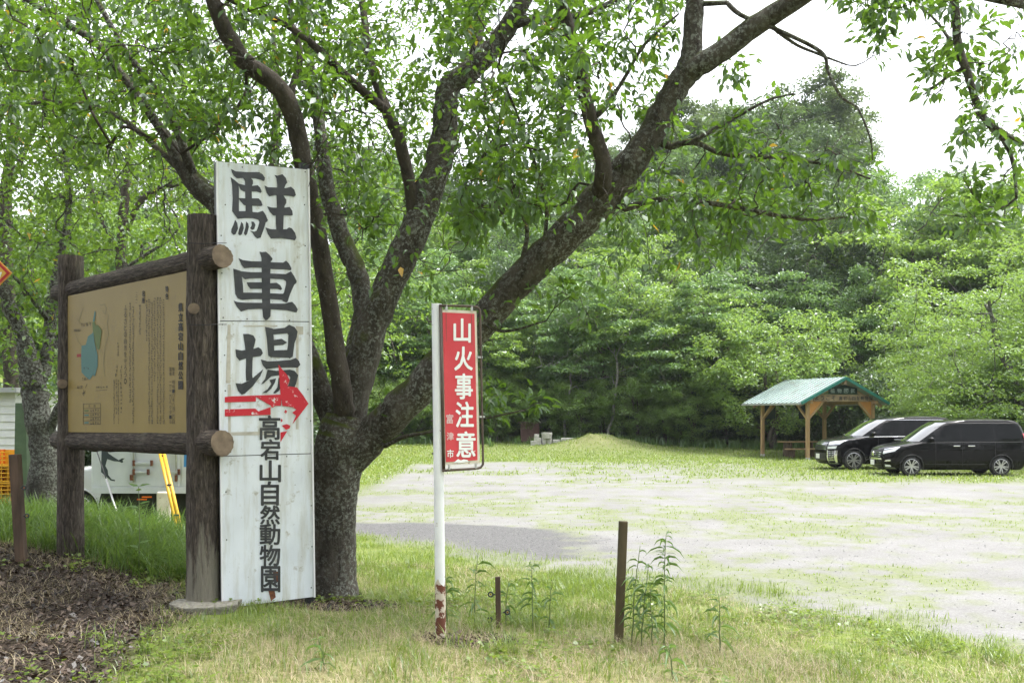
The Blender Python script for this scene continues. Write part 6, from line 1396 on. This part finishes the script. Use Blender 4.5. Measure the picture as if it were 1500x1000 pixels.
    crate(9, 0, 'y', 'yellow crate at the bottom of the stack by the green board'); crate(9, 1, 'y', 'yellow crate second from the bottom by the green board'); crate(9, 2, 'y', 'yellow crate second from the top by the green board'); crate(10, 3, 'y', 'bright yellow crate on top of the stack by the green board')
    crate(-21, 0, 'o', 'orange crate at the bottom of the outer stack by the shed'); crate(-21, 1, 'o', 'orange crate second from the bottom of the outer stack by the shed'); crate(-21, 2, 'o', 'orange crate second from the top of the outer stack by the shed'); crate(-20, 3, 'o', 'orange crate on top of the outer stack by the shed')
    g = G(P(0, 0, Yc).x, Yc)
    o = MB().box((P(2, 0, Yc).x, Yc, g + .08), (1.2, 0.5, 0.15)).build('pallet', M['oldwood'], None); tag(o, 'low dark timber pallet under the stacked crates', 'pallet')
    # diamond warning sign at the frame edge
    Yd = 11.5; c = P(-22, 400, Yd); zg = G(c.x, c.y)
    t = empty('warning_sign', (c.x, c.y, zg), 'yellow diamond road sign with red border on a post', 'sign')
    dm = lambda r, dy: [(c.x + r, c.y + dy, c.z), (c.x, c.y + dy, c.z + r), (c.x - r, c.y + dy, c.z), (c.x, c.y + dy, c.z - r)]
    MB().poly_prism(dm(0.31, 0), (0, 0.012, 0)).build('plate', pmat('orange_yellow_sign', (0.6, 0.25, 0.03)), t)
    MB().poly_prism(dm(0.29, -0.003), (0, 0.002, 0)).build('border', pmat('sign_border_red', (0.45, 0.02, 0.02)), t)
    MB().poly_prism(dm(0.25, -0.006), (0, 0.002, 0)).build('inner_panel', pmat('sign_inner_yellow', (0.65, 0.38, 0.05)), t)
    MB().poly_prism([(c.x - .19, c.y - .009, c.z - .14), (c.x + .16, c.y - .009, c.z - .10), (c.x + .2, c.y - .009, c.z + .01), (c.x - .19, c.y - .009, c.z + .01)], (0, 0.002, 0)).build('white_panel', M['white_letter'], t)
    MB().tube([(c.x, c.y + 0.045, zg - .2), (c.x, c.y + 0.045, c.z + 0.25)], 0.03, 14).build('post', M['zinc'], t, smooth=True)
left_yard()
# ------------------------------------------------------------------ tall weeds on the bank
def weed_plant(px, py, Y, hpx, seed, label, nl=22, leaf=0.13):
    rng = np.random.default_rng(seed); b = P(px, py, Y); b.z = G(b.x, b.y) - 0.02; H = hpx / F * Y
    t = empty('tall_weed', b, label, 'plant'); o = np.array(b)
    z = np.linspace(0, H, 9); sway = rng.normal(0, 0.03, 2)
    st = np.stack([sway[0] * (z / H) ** 2 + rng.normal(0, 0.003, 9), sway[1] * (z / H) ** 2, z], 1)
    v, f = tube_np(st, 0.0065 * (1 - 0.6 * z / H), 6)
    MB().add([tuple(p + o) for p in v], f).build('stem', M['weed_stem'], t, smooth=True)
    n = nl; tt = np.sort(rng.uniform(0.22, 1.0, n)); pos = np.stack([np.interp(tt, z / H, st[:, k]) for k in range(3)], 1); a = np.arange(n) * 2.4 + rng.normal(0, 0.3, n)
    up_ = 0.75 * tt + rng.normal(0, 0.2, n) - 0.25
    dr = np.stack([np.cos(a), np.sin(a), up_], 1); nr = np.stack([rng.normal(0, .2, n), rng.normal(0, .2, n), np.ones(n)], 1)
    L = leaf * rng.uniform(0.7, 1.25, n) * np.where(tt > 0.92, 0.7, 1)
    for k in range(n):
        me = leaf_mesh('leaf', pos[k:k + 1], dr[k:k + 1], nr[k:k + 1], L[k:k + 1], 0.18, rng.random(1) * 0.9, M['weed'])
        # let the blade arch over
        co = np.empty(len(me.vertices) * 3, np.float32); me.vertices.foreach_get('co', co); co = co.reshape(-1, 3); r_ = np.linalg.norm(co - pos[k], axis=1) / L[k]; co[:, 2] -= (0.35 * L[k] * r_ ** 2.5); me.vertices.foreach_set('co', co.ravel()); me.update()
        obj_me('leaf', me, t)
M['weed_stem'] = pmat('weed_stem', (0.1, 0.15, 0.05), (0.16, 0.2, 0.08), 8, 0.7)
for k, (px, py, Y, h, lab, nl) in enumerate([
    (973, 945, 7.55, 172, 'tallest leafy weed standing clear of the tall timber stake', 46), (926, 935, 7.6, 150, 'bushy tall weed growing against the tall timber stake', 32), (940, 950, 7.5, 130, 'mid height weed between the timber stake and the tallest weed', 34), (955, 955, 7.45, 100, 'lower weed in front of the tallest weed', 30),
    (695, 920, 7.9, 112, 'slim weed between the white pole and the short stake', 17), (780, 920, 7.9, 100, 'upright weed beside the short ringed stake', 28), (741, 905, 8.1, 70, 'leafy weed growing just behind the short ringed stake', 14), (805, 915, 8.0, 80, 'thin weed on the bank between the two stakes', 16),
    (655, 880, 8.0, 75, 'leafy weed growing behind the white pole', 30), (1055, 960, 7.5, 90, 'lone slim weed past the tallest weed', 18), (985, 1010, 6.4, 55, 'small sprout in the dry grass in front of the weeds', 14), (475, 985, 6.2, 50, 'low leafy sprout in the grass near the sign foot', 14)]):
    weed_plant(px, py, Y, h, 200 + k, lab, nl)
# young broad leaved sapling in the long grass between the board posts
def sapling():
    b = P(203, 800, 9.9); b.z = G(b.x, b.y) - 0.02; t = empty('broadleaf_sapling', b, 'young broad leaved sapling in the long grass under the map board', 'plant')
    top = P(203, 712, 9.9); MB().tube([b, b.lerp(top, .5) + Vector((.01, 0, 0)), top], [.007, .005, .003], 6).build('stem', M['weed_stem'], t, smooth=True)
    rng = np.random.default_rng(5)
    for k, (f_, a) in enumerate([(1, .3), (1, 2.9), (.95, -1.2), (.8, .1), (.75, 3.3), (.6, -1.0), (.5, 2.0), (.35, .2), (.3, 3.4)]):
        p = np.array(b.lerp(top, f_) - b)[None]; obj_me('leaf', leaf_mesh('leaf', p, np.array([[math.cos(a), math.sin(a), .25]]), np.array([[0, -.3, 1.]]), np.array([.12]), .5, np.array([.7]), M['weed']), t)
sapling()

# ------------------------------------------------------------------ damp air between here and the ridge
hb = MB().box((0, 320, 33), (900, 800, 72)).build('haze', None, None) if False else None
me = bpy.data.meshes.new('haze'); x0, x1, y0, y1, z0, z1 = -440, 440, -75, 720, -2, 48
me.from_pydata([(x, y, z) for x in (x0, x1) for y in (y0, y1) for z in (z0, z1)], [], [(0, 1, 3, 2), (4, 6, 7, 5), (0, 4, 5, 1), (2, 3, 7, 6), (0, 2, 6, 4), (1, 5, 7, 3)]); me.update()
hm = bpy.data.materials.new('haze'); hm.use_nodes = True; hn = hm.node_tree.nodes; hn.remove(hn['Principled BSDF'])
pv = hn.new('ShaderNodeVolumePrincipled'); pv.inputs['Color'].default_value = (0.9, 0.95, 1, 1); pv.inputs['Density'].default_value = 0.00024; pv.inputs['Anisotropy'].default_value = 0.3
hm.node_tree.links.new(pv.outputs[0], hn['Material Output'].inputs['Volume']); me.materials.append(hm)
tag(link(bpy.data.objects.new('haze', me)), 'thin pale haze in front of the wooded ridge', 'haze', kind='stuff')
